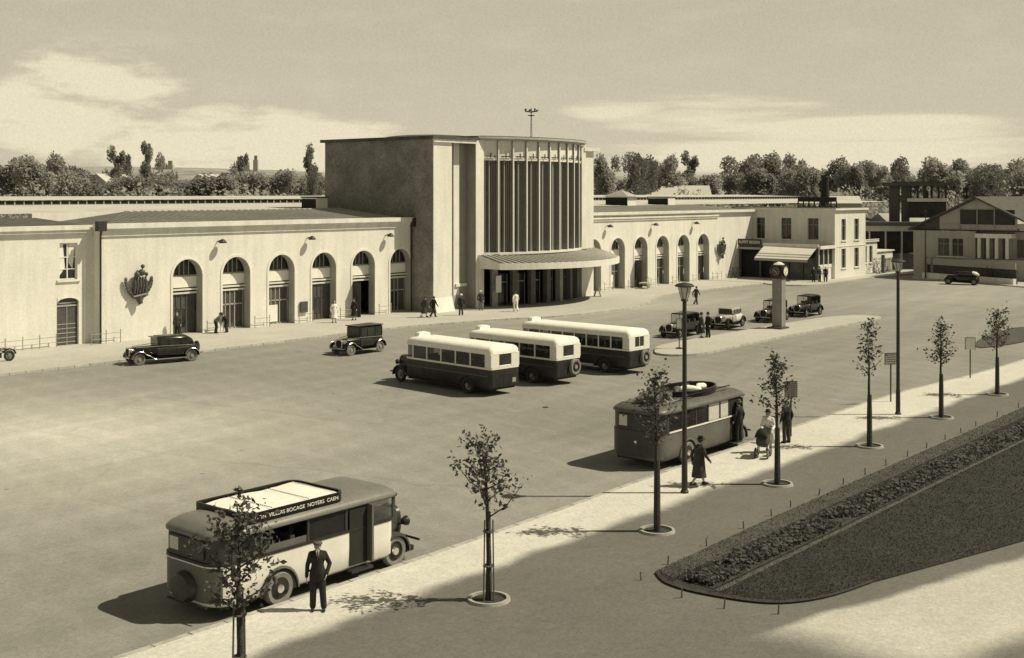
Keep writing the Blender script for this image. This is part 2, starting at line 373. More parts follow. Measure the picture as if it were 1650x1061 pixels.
# ------------------------------------------------------------------ camera, light, sky
cam = bpy.data.cameras.new('camera'); co = bpy.data.objects.new('camera', cam); COL.objects.link(co); sc.camera = co
co.location = (0, 0, 10.3); co.rotation_euler = (PI/2, 0, PHI-PI/2)
cam.sensor_width = 36; cam.lens = 36*1980/1650; cam.shift_y = -219.5/1650; cam.clip_end = 6000; cam.clip_start = .5
EL = math.radians(50.5)
trav = Vector((-SP*math.cos(EL), CP*math.cos(EL), -math.sin(EL)))
sl = bpy.data.lights.new('sun', 'SUN'); sl.energy = 4.75; sl.angle = math.radians(.53); sl.color = TINT
so = bpy.data.objects.new('sun', sl); COL.objects.link(so); so.rotation_euler = trav.to_track_quat('-Z', 'Y').to_euler(); so.location = (30, -20, 60)
w = bpy.data.worlds.new('World'); sc.world = w; w.use_nodes = True
nt = w.node_tree; N = nt.nodes; K = nt.links; N.clear()
wo = N.new('ShaderNodeOutputWorld'); bg = N.new('ShaderNodeBackground'); K.new(bg.outputs[0], wo.inputs[0])
sky = N.new('ShaderNodeTexSky'); sky.sky_type = 'NISHITA'; sky.sun_disc = False; sky.sun_elevation = EL; sky.sun_rotation = math.radians(140.1)
sky.air_density = 1.0; sky.dust_density = 1.5
bw = N.new('ShaderNodeRGBToBW'); K.new(sky.outputs[0], bw.inputs[0])
def mth(op, a, b=None, clamp=False):
    x = N.new('ShaderNodeMath'); x.operation = op; x.use_clamp = clamp
    for i, v in enumerate((a, b)):
        if v is None: continue
        if isinstance(v, (int, float)): x.inputs[i].default_value = v
        else: K.new(v, x.inputs[i])
    return x.outputs[0]
tc = N.new('ShaderNodeTexCoord'); sx = N.new('ShaderNodeSeparateXYZ'); K.new(tc.outputs['Generated'], sx.inputs[0])
az = mth('ARCTAN2', sx.outputs['Y'], sx.outputs['X']); elv = mth('ARCSINE', sx.outputs['Z'])
cv = N.new('ShaderNodeCombineXYZ'); K.new(mth('MULTIPLY', az, 7.0), cv.inputs[0]); K.new(mth('MULTIPLY', elv, 22.0), cv.inputs[1])
cn = N.new('ShaderNodeTexNoise'); cn.inputs['Scale'].default_value = 2.4; cn.inputs['Detail'].default_value = 8; cn.inputs['Roughness'].default_value = .58; K.new(cv.outputs[0], cn.inputs['Vector'])
cv2 = N.new('ShaderNodeCombineXYZ'); K.new(mth('MULTIPLY', az, 5.0), cv2.inputs[0]); K.new(mth('MULTIPLY', elv, 60.0), cv2.inputs[1])
cn2 = N.new('ShaderNodeTexNoise'); cn2.inputs['Scale'].default_value = .9; cn2.inputs['Detail'].default_value = 7; cn2.inputs['Roughness'].default_value = .55; K.new(cv2.outputs[0], cn2.inputs['Vector'])
def blob(a0, e0, sa, se):
    a = mth('DIVIDE', mth('SUBTRACT', az, a0), sa); e = mth('DIVIDE', mth('SUBTRACT', elv, e0), se)
    q = mth('ADD', mth('MULTIPLY', a, a), mth('MULTIPLY', e, e))
    return mth('SUBTRACT', 1.0, q, True)
def step(v, lo, hi, out=1.0):
    r = N.new('ShaderNodeMapRange'); r.interpolation_type = 'SMOOTHSTEP'; r.inputs[1].default_value = lo; r.inputs[2].default_value = hi; r.inputs[4].default_value = out
    K.new(v, r.inputs[0]); return r.outputs[0]
def azpx(px): return PHI-math.atan((px-825)/1980)
def elpx(px, py): return math.atan((311-py)/math.hypot(1980, px-825))
def pb(px, py, wx, wy): return blob(azpx(px), elpx(px, py), wx/1980, wy/1980)
cum = mth('MAXIMUM', mth('MAXIMUM', mth('MULTIPLY', pb(150, 140, 170, 85), .8), pb(400, 240, 330, 80)), mth('MAXIMUM', pb(60, 190, 190, 75), mth('MULTIPLY', pb(520, 215, 90, 45), .7)))
c1 = mth('MULTIPLY', step(mth('ADD', mth('MULTIPLY', cum, .40), cn.outputs['Fac']), .57, .80), step(cum, 0.0, .5))
wis = mth('MAXIMUM', mth('MAXIMUM', pb(1140, 185, 250, 42), pb(1330, 210, 330, 34)), mth('MAXIMUM', pb(1020, 178, 160, 24), pb(1300, 250, 500, 40)))
c2 = mth('MULTIPLY', step(mth('ADD', mth('MULTIPLY', wis, .38), cn2.outputs['Fac']), .56, .80), step(wis, 0.0, .5))
cl = mth('MAXIMUM', mth('MULTIPLY', c1, .85), mth('MULTIPLY', c2, .8))
# general faint cloud veil over the whole dome
veil = mth('MULTIPLY', step(cn.outputs['Fac'], .45, .75), .12)
cl = mth('MAXIMUM', cl, veil)
grain = N.new('ShaderNodeTexNoise'); grain.inputs['Scale'].default_value = 620; grain.inputs['Detail'].default_value = 3; K.new(tc.outputs['Generated'], grain.inputs['Vector'])
gr = N.new('ShaderNodeMapRange'); gr.inputs[1].default_value = .25; gr.inputs[2].default_value = .75; gr.inputs[3].default_value = .93; gr.inputs[4].default_value = 1.07; K.new(grain.outputs['Fac'], gr.inputs[0])
# flatten the physically steep sky gradient, then lay the clouds over it
SKYK = .105
base = mth('MULTIPLY', mth('POWER', bw.outputs[0], .62), 1.0)
base = mth('MULTIPLY', base, step(elv, math.radians(42), math.radians(14), 1.0) if False else mth('ADD', 1.0, mth('MULTIPLY', step(elv, .34, .17), 1.75)))
base = mth('MINIMUM', base, mth('ADD', 5.1, mth('MULTIPLY', step(elv, .17, .02), .7)))
mxn = N.new('ShaderNodeMix'); mxn.data_type = 'FLOAT'; K.new(cl, mxn.inputs[0]); K.new(base, mxn.inputs[2]); mxn.inputs[3].default_value = 8.1
val = mth('MULTIPLY', mxn.outputs[0], gr.outputs[0])
tn = N.new('ShaderNodeVectorMath'); tn.operation = 'SCALE'; tn.inputs[0].default_value = TINT; K.new(val, tn.inputs['Scale'])
K.new(tn.outputs[0], bg.inputs[0]); bg.inputs[1].default_value = SKYK
sc.view_settings.view_transform = 'Standard'; sc.view_settings.look = 'None'; sc.view_settings.exposure = 0; sc.view_settings.gamma = 1
sc.render.engine = 'CYCLES'
sc.cycles.max_bounces = 5; sc.cycles.transparent_max_bounces = 12
try:
    sc.cycles.use_denoising = True
except Exception: pass

# ------------------------------------------------------------------ ground
def sheet(name, x0, x1, y0, y1, z, m):
    return tag(MB().add([(x0, y0, z), (x1, y0, z), (x1, y1, z), (x0, y1, z)], [(0, 1, 2, 3)]).build(name, m), kind='structure')
sheet('ground', -600, 3500, -1500, 3500, -.12, M['field'])
sheet('rail_yard', 10, 330, 88, 200, -.06, M['ballast'])
sheet('road', -60, 420, 5, 88, 0, M['asphalt'])
# station pavement
kp = [(-40, 66.3), (10, 66.3), (36, 66.2), (50, 66.15), (65.2, 66.4), (71.5, 65.25), (76, 64.1), (80.3, 62.4), (86, 61.7), (91, 62.0), (96.7, 63.9), (101, 66.0), (105, 67.15), (112, 67.2), (124.6, 67.2)]
kps = spline(kp, 6)
poly = kps+[(124.6, 90), (-40, 90)]
kerbed('station_pavement', poly, .12, M['pave']); kerb_line('station_kerb', kps)
kc = spline([(124.8, 67.2), (123.9, 65.8), (123.9, 63.6), (125.4, 61.9), (129, 61.4), (141, 61.75), (147, 61.1), (170, 60.0)], 6)
kerbed('cafe_pavement', kc+[(170, 88), (124.8, 88)], .124, M['pave']); kerb_line('cafe_kerb', kc)
# taxi island
isl = spline([(66.9, 43.9), (65.75, 42.8), (66.1, 41.5), (68.3, 40.7), (73.7, 41.05), (84, 41.15), (95.2, 41.2), (97.2, 42.0), (97.0, 43.6), (93.5, 44.9), (84, 45.3), (74, 45.3), (69.5, 45.1)], 6, True)
kerbed('traffic_island', isl, .12, M['pave']); kerb_line('island_kerb', isl+[isl[0]])
# promenade on the near side
kn = spline([(-60, 24.0), (0, 24.0), (22, 24.0), (30, 24.2), (36, 24.5), (42, 24.7), (50, 25.0), (60, 25.15), (66, 24.75), (72, 24.35), (90, 24.2), (200, 24.2)], 4)
rev = list(reversed(kn))
kerbed('promenade', rev+[(-60, 5), (200, 5)], .12, M['promenade']); kerb_line('promenade_kerb', rev)
# planted refuge at the right edge
rf = spline([(82.6, 28.7), (85.5, 27.5), (95, 27.0), (97, 30.4), (88, 30.2)], 5, True)
tag(MB().add([(p[0], p[1], .05) for p in rf], [tuple(range(len(rf)))]).build('road_patch', M['lawn2']), kind='structure')
sheet('side_street_pavement', 0, 1, 0, 1, -5, M['pave']) if False else None

# lawn with planting bed
lawn_out = [(27.7, 18.15), (34, 18.35), (45, 18.5), (60, 18.7), (120, 18.8), (120, -5), (60, 5.6), (46, 9.2), (35.6, 11.95), (30.6, 13.35)]
tip = spline([(30.6, 13.35), (28.7, 13.75), (27.45, 14.6), (27.0, 16.2), (27.1, 17.4), (27.7, 18.15)], 5)
lp = lawn_out[:-1]+tip[:-1]
b = MB().prism(lp, .12, .17)
tag(b.build('lawn', M['lawn']), kind='structure')
b = MB().add([(27.5, 17.45, .176), (34, 17.55, .176), (60, 17.9, .176), (120, 18.2, .176), (120, 18.78, .176), (60, 18.68, .176), (45, 18.48, .176), (34, 18.33, .176), (27.75, 18.13, .176)], [tuple(range(9))])
tag(b.build('lawn_border', M['lawn2']), kind='structure')
b = MB().add([(27.35, 15.95, .18), (60, 16.15, .18), (120, 16.3, .18), (120, 16.42, .18), (60, 16.27, .18), (27.35, 16.12, .18)], [(0, 1, 2, 3, 4, 5)])
tag(b.build('bed_edging_strip', mat('edging_strip', .085, .9, .2, 5, fine=.3, fscale=14)), kind='structure')
b = MB().add([(27.4, 16.2, .184), (60, 16.35, .184), (120, 16.5, .184), (120, 17.7, .184), (60, 17.5, .184), (34, 17.3, .184), (27.5, 17.2, .184)], [tuple(range(7))])
tag(b.build('planting_bed_soil', M['soil']), kind='structure')
# soil cut face along the lawn's rounded end
rings = []
for p in tip: rings.append([(p[0], p[1], .10), (p[0]-.05, p[1]-.02, .175), (p[0]+.12, p[1], .19), (p[0]+.12, p[1], .10)])
tag(MB().loft(rings, True).build('lawn_edge', M['soil']), kind='structure')
# planting (uncountable)
b = MB()
for i in range(15000):
    x = 27.5+(random.random()**1.25)*52; f = (x-27.5)/32.5
    yy = random.uniform(16.3, 17.15+.1*f)+random.gauss(0, .04)
    if math.sin(x*2.1+yy*3)+math.sin(x*.83)*.8 < -1.25: continue
    h = .17+abs(random.gauss(.07, .06)); r = random.uniform(.03, .07); a = random.random()*PI; t = random.uniform(-.6, .6)
    dx, dy = math.cos(a)*r, math.sin(a)*r
    b.add([(x-dx, yy-dy, h), (x+dx, yy+dy, h+t*r), (x+dx+dy*.8, yy+dy-dx*.8, h+r), (x-dx+dy*.8, yy-dy-dx*.8, h+r*.6)], [(0, 1, 2, 3)])
tag(b.build('bedding_plants', M['bed']), 'dark low bedding plants growing in a strip through the lawn', 'plants', kind='stuff')
b = MB()
def inside(x, y, P):
    c = False; n = len(P)
    for i in range(n):
        x1, y1 = P[i]; x2, y2 = P[(i+1) % n]
        if (y1 > y) != (y2 > y) and x < (x2-x1)*(y-y1)/(y2-y1)+x1: c = not c
    return c
cnt = 0
while cnt < 60000:
    x = 26.8+(random.random()**1.6)*45; y = random.uniform(7.5, 18.75)
    if not inside(x, y, lp) or 16.2 < y < 17.3: continue
    cnt += 1
    h = random.uniform(.02, .05); a = random.random()*2*PI; wd = random.uniform(.008, .02)*(1+.02*(x-27)); lx, ly = random.gauss(0, .03), random.gauss(0, .03)
    dx, dy = math.cos(a)*wd, math.sin(a)*wd
    b.add([(x-dx, y-dy, .165), (x+dx, y+dy, .165), (x+lx, y+ly, .17+h)], [(0, 1, 2)])
tag(b.build('lawn_grass', M['grass']), 'short grass blades covering the lawn', 'grass', kind='stuff')
for k, p in enumerate([(26.95, 18.1), (28.55, 18.3), (30.76, 18.4), (33.08, 18.5), (34.93, 18.55), (36.33, 18.6), (38.36, 18.6), (40.35, 18.65), (42.18, 18.65), (44.14, 18.7), (46.19, 18.7), (48.21, 18.75), (50.37, 18.8), (52.17, 18.8), (54.11, 18.85), (57, 18.9), (60, 18.9), (26.43, 16.53), (26.4, 15.3), (26.9, 14.1)]):
    bb = MB(); bb.tube([(0, 0, 0), (random.gauss(0, .012), random.gauss(0, .012), .2), (random.gauss(0, .02), random.gauss(0, .02), random.uniform(.20, .27))], [.022, .02, .015], 6)
    o = bb.build('edging_peg', M['stake']); o.location = (p[0], p[1], .12); o.rotation_euler = (0, 0, k)
    tag(o, 'short dark wooden peg standing along the edge of the lawn', 'peg', 'wooden pegs along the lawn edge')

# ------------------------------------------------------------------ station wings
YF = 74.6; R_A = 1.27; Z_S = 4.26; ZT = 7.3
def arch_pts(xc, r=R_A, zs=Z_S, n=18): return [(xc+r*math.cos(PI-PI*i/n), zs+r*math.sin(PI-PI*i/n)) for i in range(n+1)]
def arcade_wall(xs, x0, x1, parent, m, z0=.1):
    b = MB(); D = .72
    def f(pts): b.add([(p[0], YF, p[1]) for p in pts], [tuple(range(len(pts)))])
    edges = [x0]+[(xs[i]+xs[i+1])/2 for i in range(len(xs)-1)]+[x1]
    for i, xc in enumerate(xs):
        a, c = edges[i], edges[i+1]; A = arch_pts(xc)
        f([(a, z0), (xc-R_A, z0), (xc-R_A, Z_S), (a, Z_S)]); f([(xc+R_A, z0), (c, z0), (c, Z_S), (xc+R_A, Z_S)])
        # spandrels as quads up to the wall head
        n = len(A)-1
        for k in range(n):
            p, q = A[k], A[k+1]
            ta = a+(c-a)*k/n; tb = a+(c-a)*(k+1)/n
            b.add([(p[0], YF, p[1]), (q[0], YF, q[1]), (tb, YF, ZT), (ta, YF, ZT)], [(0, 1, 2, 3)])
        f([(a, Z_S), (xc-R_A, Z_S), (a, ZT)]) ; f([(xc+R_A, Z_S), (c, Z_S), (c, ZT)])
        full = [(xc-R_A, z0)]+A+[(xc+R_A, z0)]
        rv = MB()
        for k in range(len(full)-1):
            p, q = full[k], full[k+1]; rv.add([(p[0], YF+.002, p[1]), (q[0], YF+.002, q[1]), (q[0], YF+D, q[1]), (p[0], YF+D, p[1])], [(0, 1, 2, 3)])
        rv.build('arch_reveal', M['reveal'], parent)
    o = b.build('wall', m, parent); return o
def arch_bay(xc, parent, opened=False, kind=0):
    D = .72; Y = YF+D
    # moulded surround
    b = MB(); rings = []
    path = [(xc-R_A, .1)]+arch_pts(xc)+[(xc+R_A, .1)]
    for i, p in enumerate(path):
        if i == 0: dx, dz = -1, 0
        elif i == len(path)-1: dx, dz = 1, 0
        else: dx, dz = (p[0]-xc)/R_A, (p[1]-Z_S)/R_A
        w1 = .17
        rings.append([(p[0]-dx*.004, YF-.05, p[1]-dz*.004), (p[0]+dx*w1, YF-.05, p[1]+dz*w1), (p[0]+dx*w1, YF+.02, p[1]+dz*w1), (p[0]-dx*.004, YF+.02, p[1]-dz*.004)])
    b.loft(rings, True); s = b.build('arch_surround', M['stone'], parent)
    # fanlight
    A = arch_pts(xc, R_A-.004); b = MB(); b.add([(p[0], Y+.1, p[1]) for p in A], [tuple(range(len(A)))]); fl = b.build('fanlight', M['glass'], s)
    b = MB()
    for dx in (-.62, -.2, .2, .62):
        zt = Z_S+math.sqrt(R_A**2-dx*dx)-.01; b.box(xc+dx-.025, xc+dx+.025, Y+.02, Y+.09, Z_S-.02, zt)
    b.box(xc-R_A, xc+R_A, Y+.02, Y+.1, Z_S-.02, Z_S+.08)
    if kind % 2 == 0: b.box(xc-R_A+.12, xc-R_A+.5, Y+.04, Y+.095, Z_S+.1, Z_S+.42)
    b.build('fanlight_frame', M['frame'], s)
    MB().box(xc-R_A, xc+R_A, Y-.02, Y+.2, 3.45, Z_S-.03).build('blind_panel', M['panel'], s)
    b = MB(); b.box(xc-R_A, xc+R_A, Y-.14, Y+.2, 3.24, 3.36); b.box(xc-R_A, xc+R_A, Y-.05, Y+.2, 2.98, 3.12); b.build('transom', M['cornice'], s)
    MB().box(xc-R_A, xc+R_A, Y+.15, Y+.2, 3.12, 3.46).build('transom_shadow_strip', M['dim'], s)  # dark strip painted in for the shadow line of the transom ledge
    if opened:
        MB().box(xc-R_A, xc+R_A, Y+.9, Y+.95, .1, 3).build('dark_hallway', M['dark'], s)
        b = MB()
        b.box(xc-R_A+.03, xc-R_A+.08, YF-.95, YF+.1, .16, 2.95); b.build('open_gate', M['iron'], s)
        return
    d = MB(); d.box(xc-R_A, xc+R_A, Y+.1, Y+.16, .1, 2.98); dd = d.build('door', M['door'], s)
    b = MB()
    for x in (-R_A+.05, -.42, 0, .42, R_A-.05): b.box(xc+x-.035, xc+x+.035, Y+.05, Y+.1, .1, 2.97)
    b.box(xc-R_A, xc+R_A, Y+.05, Y+.098, 1.9, 2.0); b.box(xc-R_A, xc+R_A, Y+.05, Y+.097, .1, .22)
    b.build('door_frame', M['frame'] if kind % 3 else M['door'], s)
    if kind == 2: MB().box(xc-R_A+.1, xc+.2, Y+.02, Y+.049, .3, 1.6).build('poster_board', M['panel'], s)
    else: MB().box(xc-.36, xc+.36, Y+.06, Y+.095, .6, 1.8).build('door_pane', M['glass'], s)
def cornice(x0, x1, parent, y=YF, zt=8.2, x0e=None, side=True):
    b = MB()
    xe = x0-.35 if side else x0
    b.box(x0-.02, x1, y+.003, y+.5, ZT-.02, zt-.05)
    b.box(xe+.15, x1, y-.12, y+.3, 7.34, 7.55)
    b.box(xe+.1, x1, y-.22, y+.3, 7.55, 7.74)
    b.box(xe, x1, y-.42, y+.3, 7.86, zt)
    b.box(xe+.06, x1, y-.30, y+.3, 7.74, 7.86)
    b.build('cornice', M['cornice'], parent)
def wall_lamp(x, parent, z=6.75):
    b = MB(); b.tube([(x, YF-.02, z-.05), (x, YF-.3, z+.05), (x+.1, YF-.5, z+.02)], .04, 6)
    l = b.build('wall_lamp', M['iron'], parent)
    b = MB(); b.lathe([(.06, 0), (.16, -.06), (.3, -.22), (.3, -.3), (.02, -.3)], (x+.1, YF-.52, z+.16), 12); b.build('lamp_shade', M['lamp_post'], l)
def ribbed_roof(x0, x1, parent, y0=YF+.35, y1=83.5, z0=8.02, z1=8.85, hip=7, step=.62, m=None):
    b = MB(); m = m or M['roof']
    b.add([(x0, y0, z0), (x1, y0, z0), (x1, y1, z1), (x0+hip, y1, z1)], [(0, 1, 2, 3)])
    b.add([(x0, y0, z0), (x0+hip, y1, z1), (x0, y1, z0)], [(0, 1, 2)])
    r = b.build('roof', m, parent)
    b = MB(); x = x0+.3
    while x < x1-.1:
        f = min(1, (x-x0)/hip) ; ye = y0+(y1-y0)*f; ze = z0+(z1-z0)*f
        b.tube([(x, y0+.05, z0+.02), (x, ye, ze+.02)], .06, 4); x += step
    b.tube([(x0+hip, y1, z1), (x1, y1, z1)], .09, 6)
    b.build('roof_rib', M['roof_far'], r)
XL = [52.86, 57.2, 61.54, 65.88, 70.22, 74.35]
XL = [52.86+4.31*i for i in range(6)]
lw = thing('station_wing', 'long low white station wing with six tall arches to the left of the tall hall', 'station wing', (0, 0, 0))
X0L, X1L = 45.85, 75.8
arcade_wall(XL, XL[0]-2.155, X1L, lw, M['plaster'])
MB().box(X0L, XL[0]-2.155, YF, YF+.3, .1, ZT).box(X0L, X0L+.3, YF+.3, 84, .1, 8).build('end_wall', M['plaster'], lw)
cornice(X0L, X1L-.25, lw)
ribbed_roof(X0L+.6, X1L, lw)
MB().box(X0L, X1L, 83.5, 84, .1, 8.8).build('back_wall', M['plaster'], lw)
for i, x in enumerate(XL): arch_bay(x, lw, opened=(i == 4), kind=i)
for x in (55.44, 64.0, 72.6): wall_lamp(x, lw)
b = MB(); b.tube([(X0L-.02, YF-.1, .1), (X0L-.02, YF-.1, 7.4), (X0L-.1, YF-.35, 7.8)], .07, 8); b.box(X0L-.5, X0L+.15, YF-.62, YF-.2, 7.72, 8.38); b.build('rainwater_pipe', M['lamp_post'], lw)
b = MB(); b.tube([(75.62, YF-.1, .1), (75.62, YF-.1, 7.4)], .07, 8); b.box(75.4, 75.79, YF-.5, YF-.05, 7.4, 8.1); b.build('rainwater_pipe', M['lamp_post'], lw)
b = MB(); b.box(63.25, 63.95, YF-.2, YF-.06, .9, 1.75); b.box(63.35, 63.85, YF-.22, YF-.2, 1.2, 1.6); b.build('notice_case', M['door'], lw)
def sculpture(xc, zc, s, parent, name='wall_sculpture'):
    y = YF-.18; b = MB()
    # ring of two laurel branches round a cluster of figures
    for sd in (-1, 1):
        pts = [(xc+sd*s*(.25+.72*math.sin(t*1.75)), y, zc+s*(-.95+1.35*t)) for t in [k/7 for k in range(8)]]
        b.tube(pts, [.09*s, .11*s, .13*s, .13*s, .12*s, .1*s, .08*s, .04*s], 6)
        for k, p in enumerate(pts[1:]): b.ball((p[0]+sd*.08*s, y-.05, p[2]), .13*s, 7, 5, (1, .7, 1.3))
    for k in range(5):
        x = xc+(-.42+.22*k)*s; b.tube([(x, y-.06, zc-.75*s), (x+.04*s, y-.16, zc-.1*s), (x+.05*s, y-.1, zc+.55*s)], [.09*s, .14*s, .07*s], 7)
    b.ball((xc-.22*s, y-.2, zc+.72*s), .22*s, 10, 7); b.ball((xc+.12*s, y-.22, zc+.85*s), .25*s, 10, 7); b.ball((xc+.55*s, y-.15, zc+.72*s), .14*s, 8, 6)
    b.ball((xc+.25*s, y-.15, zc+1.28*s), .15*s, 8, 6); b.tube([(xc+.2*s, y-.1, zc+.8*s), (xc+.25*s, y-.12, zc+1.2*s)], .04*s, 5); b.tube([(xc+.55*s, y-.1, zc+.1*s), (xc+.55*s, y-.12, zc+.6*s)], .04*s, 5)
    b.tube([(xc-.55*s, y-.2, zc-.85*s), (xc+.6*s, y-.2, zc-.7*s)], [.1*s, .12*s], 6)
    b.tube([(xc-.1*s, y-.15, zc-.8*s), (xc+.05*s, y-.2, zc-1.35*s)], [.26*s, .16*s], 8)
    b.build(name, M['bronze'], parent, 50)
sculpture(48.7, 3.95, .98, lw)

# annex at the far left
an = thing('station_annex', 'plain white annex wall with one window above an arched door, far left', 'annex', (0, 0, 0))
YA = 75.4
b = MB()
def wall_holes(b, x0, x1, z0, z1, holes, P):
    """rect wall in plane with rectangular holes; P(u,z)->3d"""
    us = sorted({x0, x1, *[h[0] for h in holes], *[h[1] for h in holes]}); zs = sorted({z0, z1, *[h[2] for h in holes], *[h[3] for h in holes]})
    for i in range(len(us)-1):
        for j in range(len(zs)-1):
            cu, cz = (us[i]+us[i+1])/2, (zs[j]+zs[j+1])/2
            if any(h[0] < cu < h[1] and h[2] < cz < h[3] for h in holes): continue
            b.add([P(us[i], zs[j]), P(us[i+1], zs[j]), P(us[i+1], zs[j+1]), P(us[i], zs[j+1])], [(0, 1, 2, 3)])
def reveal(b, h, P, d):
    u0, u1, z0, z1 = h
    c = [(u0, z0), (u1, z0), (u1, z1), (u0, z1)]
    for k in range(4):
        p, q = c[k], c[(k+1) % 4]; b.add([P(*p), P(*q), P(q[0], q[1], d), P(p[0], p[1], d)], [(0, 1, 2, 3)])
def plane_y(Y): return lambda u, z, d=0: (u, Y+d, z)
def plane_x(X): return lambda u, z, d=0: (X+d, u, z)
holes = [(43.35, 44.65, 4.5, 6.95), (43.15, 44.75, .1, 3.3), (36.2, 37.5, 4.5, 6.95), (36.0, 37.6, .1, 3.3)]
PA = plane_y(YA)
wall_holes(b, 20, X0L, .1, 7.4, holes, PA)
for h in holes: reveal(b, h, PA, .25)
b.box(20, X0L, YA+.003, YA+.4, 7.38, 8.1)
b.build('wall', M['plaster'], an)
b = MB(); b.box(20, X0L-.2, YA-.14, YA+.2, 7.45, 7.62); b.box(20, X0L-.2, YA-.36, YA+.2, 7.82, 8.12); b.box(20, X0L-.2, YA-.25, YA+.2, 7.62, 7.82); b.build('cornice', M['cornice'], an)
for hx in (44.0, 36.85):
    wdw = MB().box(hx-.65, hx+.65, YA+.22, YA+.26, 4.5, 6.95).build('window', M['glass'], an)
    b = MB()
    for x in (-.62, 0, .62): b.box(hx+x-.035, hx+x+.035, YA+.16, YA+.22, 4.5, 6.95)
    for z in (4.54, 5.2, 6.0, 6.9): b.box(hx-.65, hx+.65, YA+.165, YA+.218, z-.03, z+.03)
    b.build('window_frame', M['panel'], wdw)
    b = MB(); b.prof([(hx-.6, 4.7), (hx-.15, 5.3), (hx-.3, 6.9), (hx-.6, 6.9)], YA+.2, YA+.21, 'y'); b.prof([(hx+.1, 5.6), (hx+.4, 5.2), (hx+.6, 6.9), (hx+.1, 6.9)], YA+.2, YA+.21, 'y'); b.build('curtain', M['cloth_white'], wdw)
    MB().box(hx-.85, hx+.85, YA-.12, YA+.1, 4.36, 4.5).build('sill', M['stone'], wdw)
    dr = MB().box(hx-.8, hx+.75, YA+.2, YA+.26, .1, 3.3).build('door', M['door'], an)
    b = MB(); b.box(hx-.05, hx-.01, YA+.16, YA+.2, .1, 2.7)
    b.box(hx-.8, hx+.75, YA+.14, YA+.2, 2.7, 2.8); b.box(hx-.7, hx+.65, YA+.17, YA+.2, 2.9, 2.98)
    for z in (.3, .6, .9, 1.2, 1.5): b.box(hx-.72, hx+.66, YA+.18, YA+.2, z, z+.05)
    b.build('door_frame', M['frame'], dr)
    A = [(hx-.8, 2.95)]+[(hx-.025+.775*math.cos(PI-PI*k/8), 2.98+.3*math.sin(PI-PI*k/8)) for k in range(9)]+[(hx+.75, 2.95), (hx+.76, 3.31), (hx-.81, 3.31)]
    MB().prof(A, YA-.02, YA+.15, 'y').build('door_arch', M['stone'], dr)
b = MB(); b.add([(20, YA+.3, 8.05), (X0L, YA+.3, 8.05), (X0L, 83, 8.5), (20, 83, 8.5)], [(0, 1, 2, 3)]); b.build('roof', M['roof_dark'], an)

# right wing
XR = [102.35+4.32*i for i in range(6)]
rw = thing('station_wing', 'white station wing with six arches running right from the tall hall to the cafe', 'station wing', (0, 0, 0))
arcade_wall(XR, 98.9, XR[-1]+2.16, rw, M['plaster'])
MB().box(XR[-1]+2.16, 136, YF, YF+.3, .1, 8.05).build('end_wall', M['plaster'], rw)
b = MB(); b.box(98.9, 127.2, YF-.12, YF+.3, 7.34, 7.55); b.box(98.9, 127.2, YF-.22, YF+.3, 7.55, 7.74); b.box(98.9, 130.6, YF+.003, YF+.5, ZT-.02, 8.1)
b.box(98.9, 136, YF-.38, YF+.3, 7.98, 8.26); b.box(98.9, 136, YF-.2, YF+.3, 7.84, 7.98)
b.build('cornice', M['cornice'], rw)
ribbed_roof(98.9, 136, rw, z0=8.1, z1=8.75, hip=.5, m=M['roof_dark'])
for i, x in enumerate(XR): arch_bay(x, rw, opened=(i == 2), kind=i+1)
for x in (104.5, 113.1, 121.6): wall_lamp(x, rw, 6.85)
sculpture(127.7, 3.75, .9, rw)

# railings between the arches
def railing(x0, x1, y=YF-.35, lab=''):
    b = MB(); n = max(1, int((x1-x0)/.95))
    for i in range(n+1):
        x = x0+(x1-x0)*i/n; b.tube([(x, y, .1), (x, y, .95)], .03, 6); b.ball((x, y, .97), .05, 6, 5)
    for z in (.45, .8): b.tube([(x0, y, z), (x1, y, z)], .02, 5)
    o = b.build('low_railing', M['steel']); return tag(o, lab, 'railing', 'low railings along the station front')
rl = [(38.2, 42.9), (45.0, 47.2)]
for i in range(5): rl.append((XL[i]+1.45, XL[i+1]-1.45))
for i in range(5): rl.append((XR[i]+1.45, XR[i+1]-1.45))
rl.append((XR[5]+1.5, XR[5]+3.6))
for k, (a, c) in enumerate(rl):
    if k == 0: l = 'low iron railing on the pavement left of the annex door'
    elif k == 1: l = 'short low railing at the foot of the annex drainpipe'
    elif k < 7: l = 'low iron railing between the '+['first and second', 'second and third', 'third and fourth', 'fourth and fifth', 'fifth and sixth'][k-2]+' arches of the left wing'
    elif k < 12: l = 'low iron railing between the '+['first and second', 'second and third', 'third and fourth', 'fourth and fifth', 'fifth and sixth'][k-7]+' arches of the right wing'
    else: l = 'low iron railing right of the last arch, below the right wall sculpture'
    railing(a, c, (YA-.4) if k == 0 else YF-.35, l)

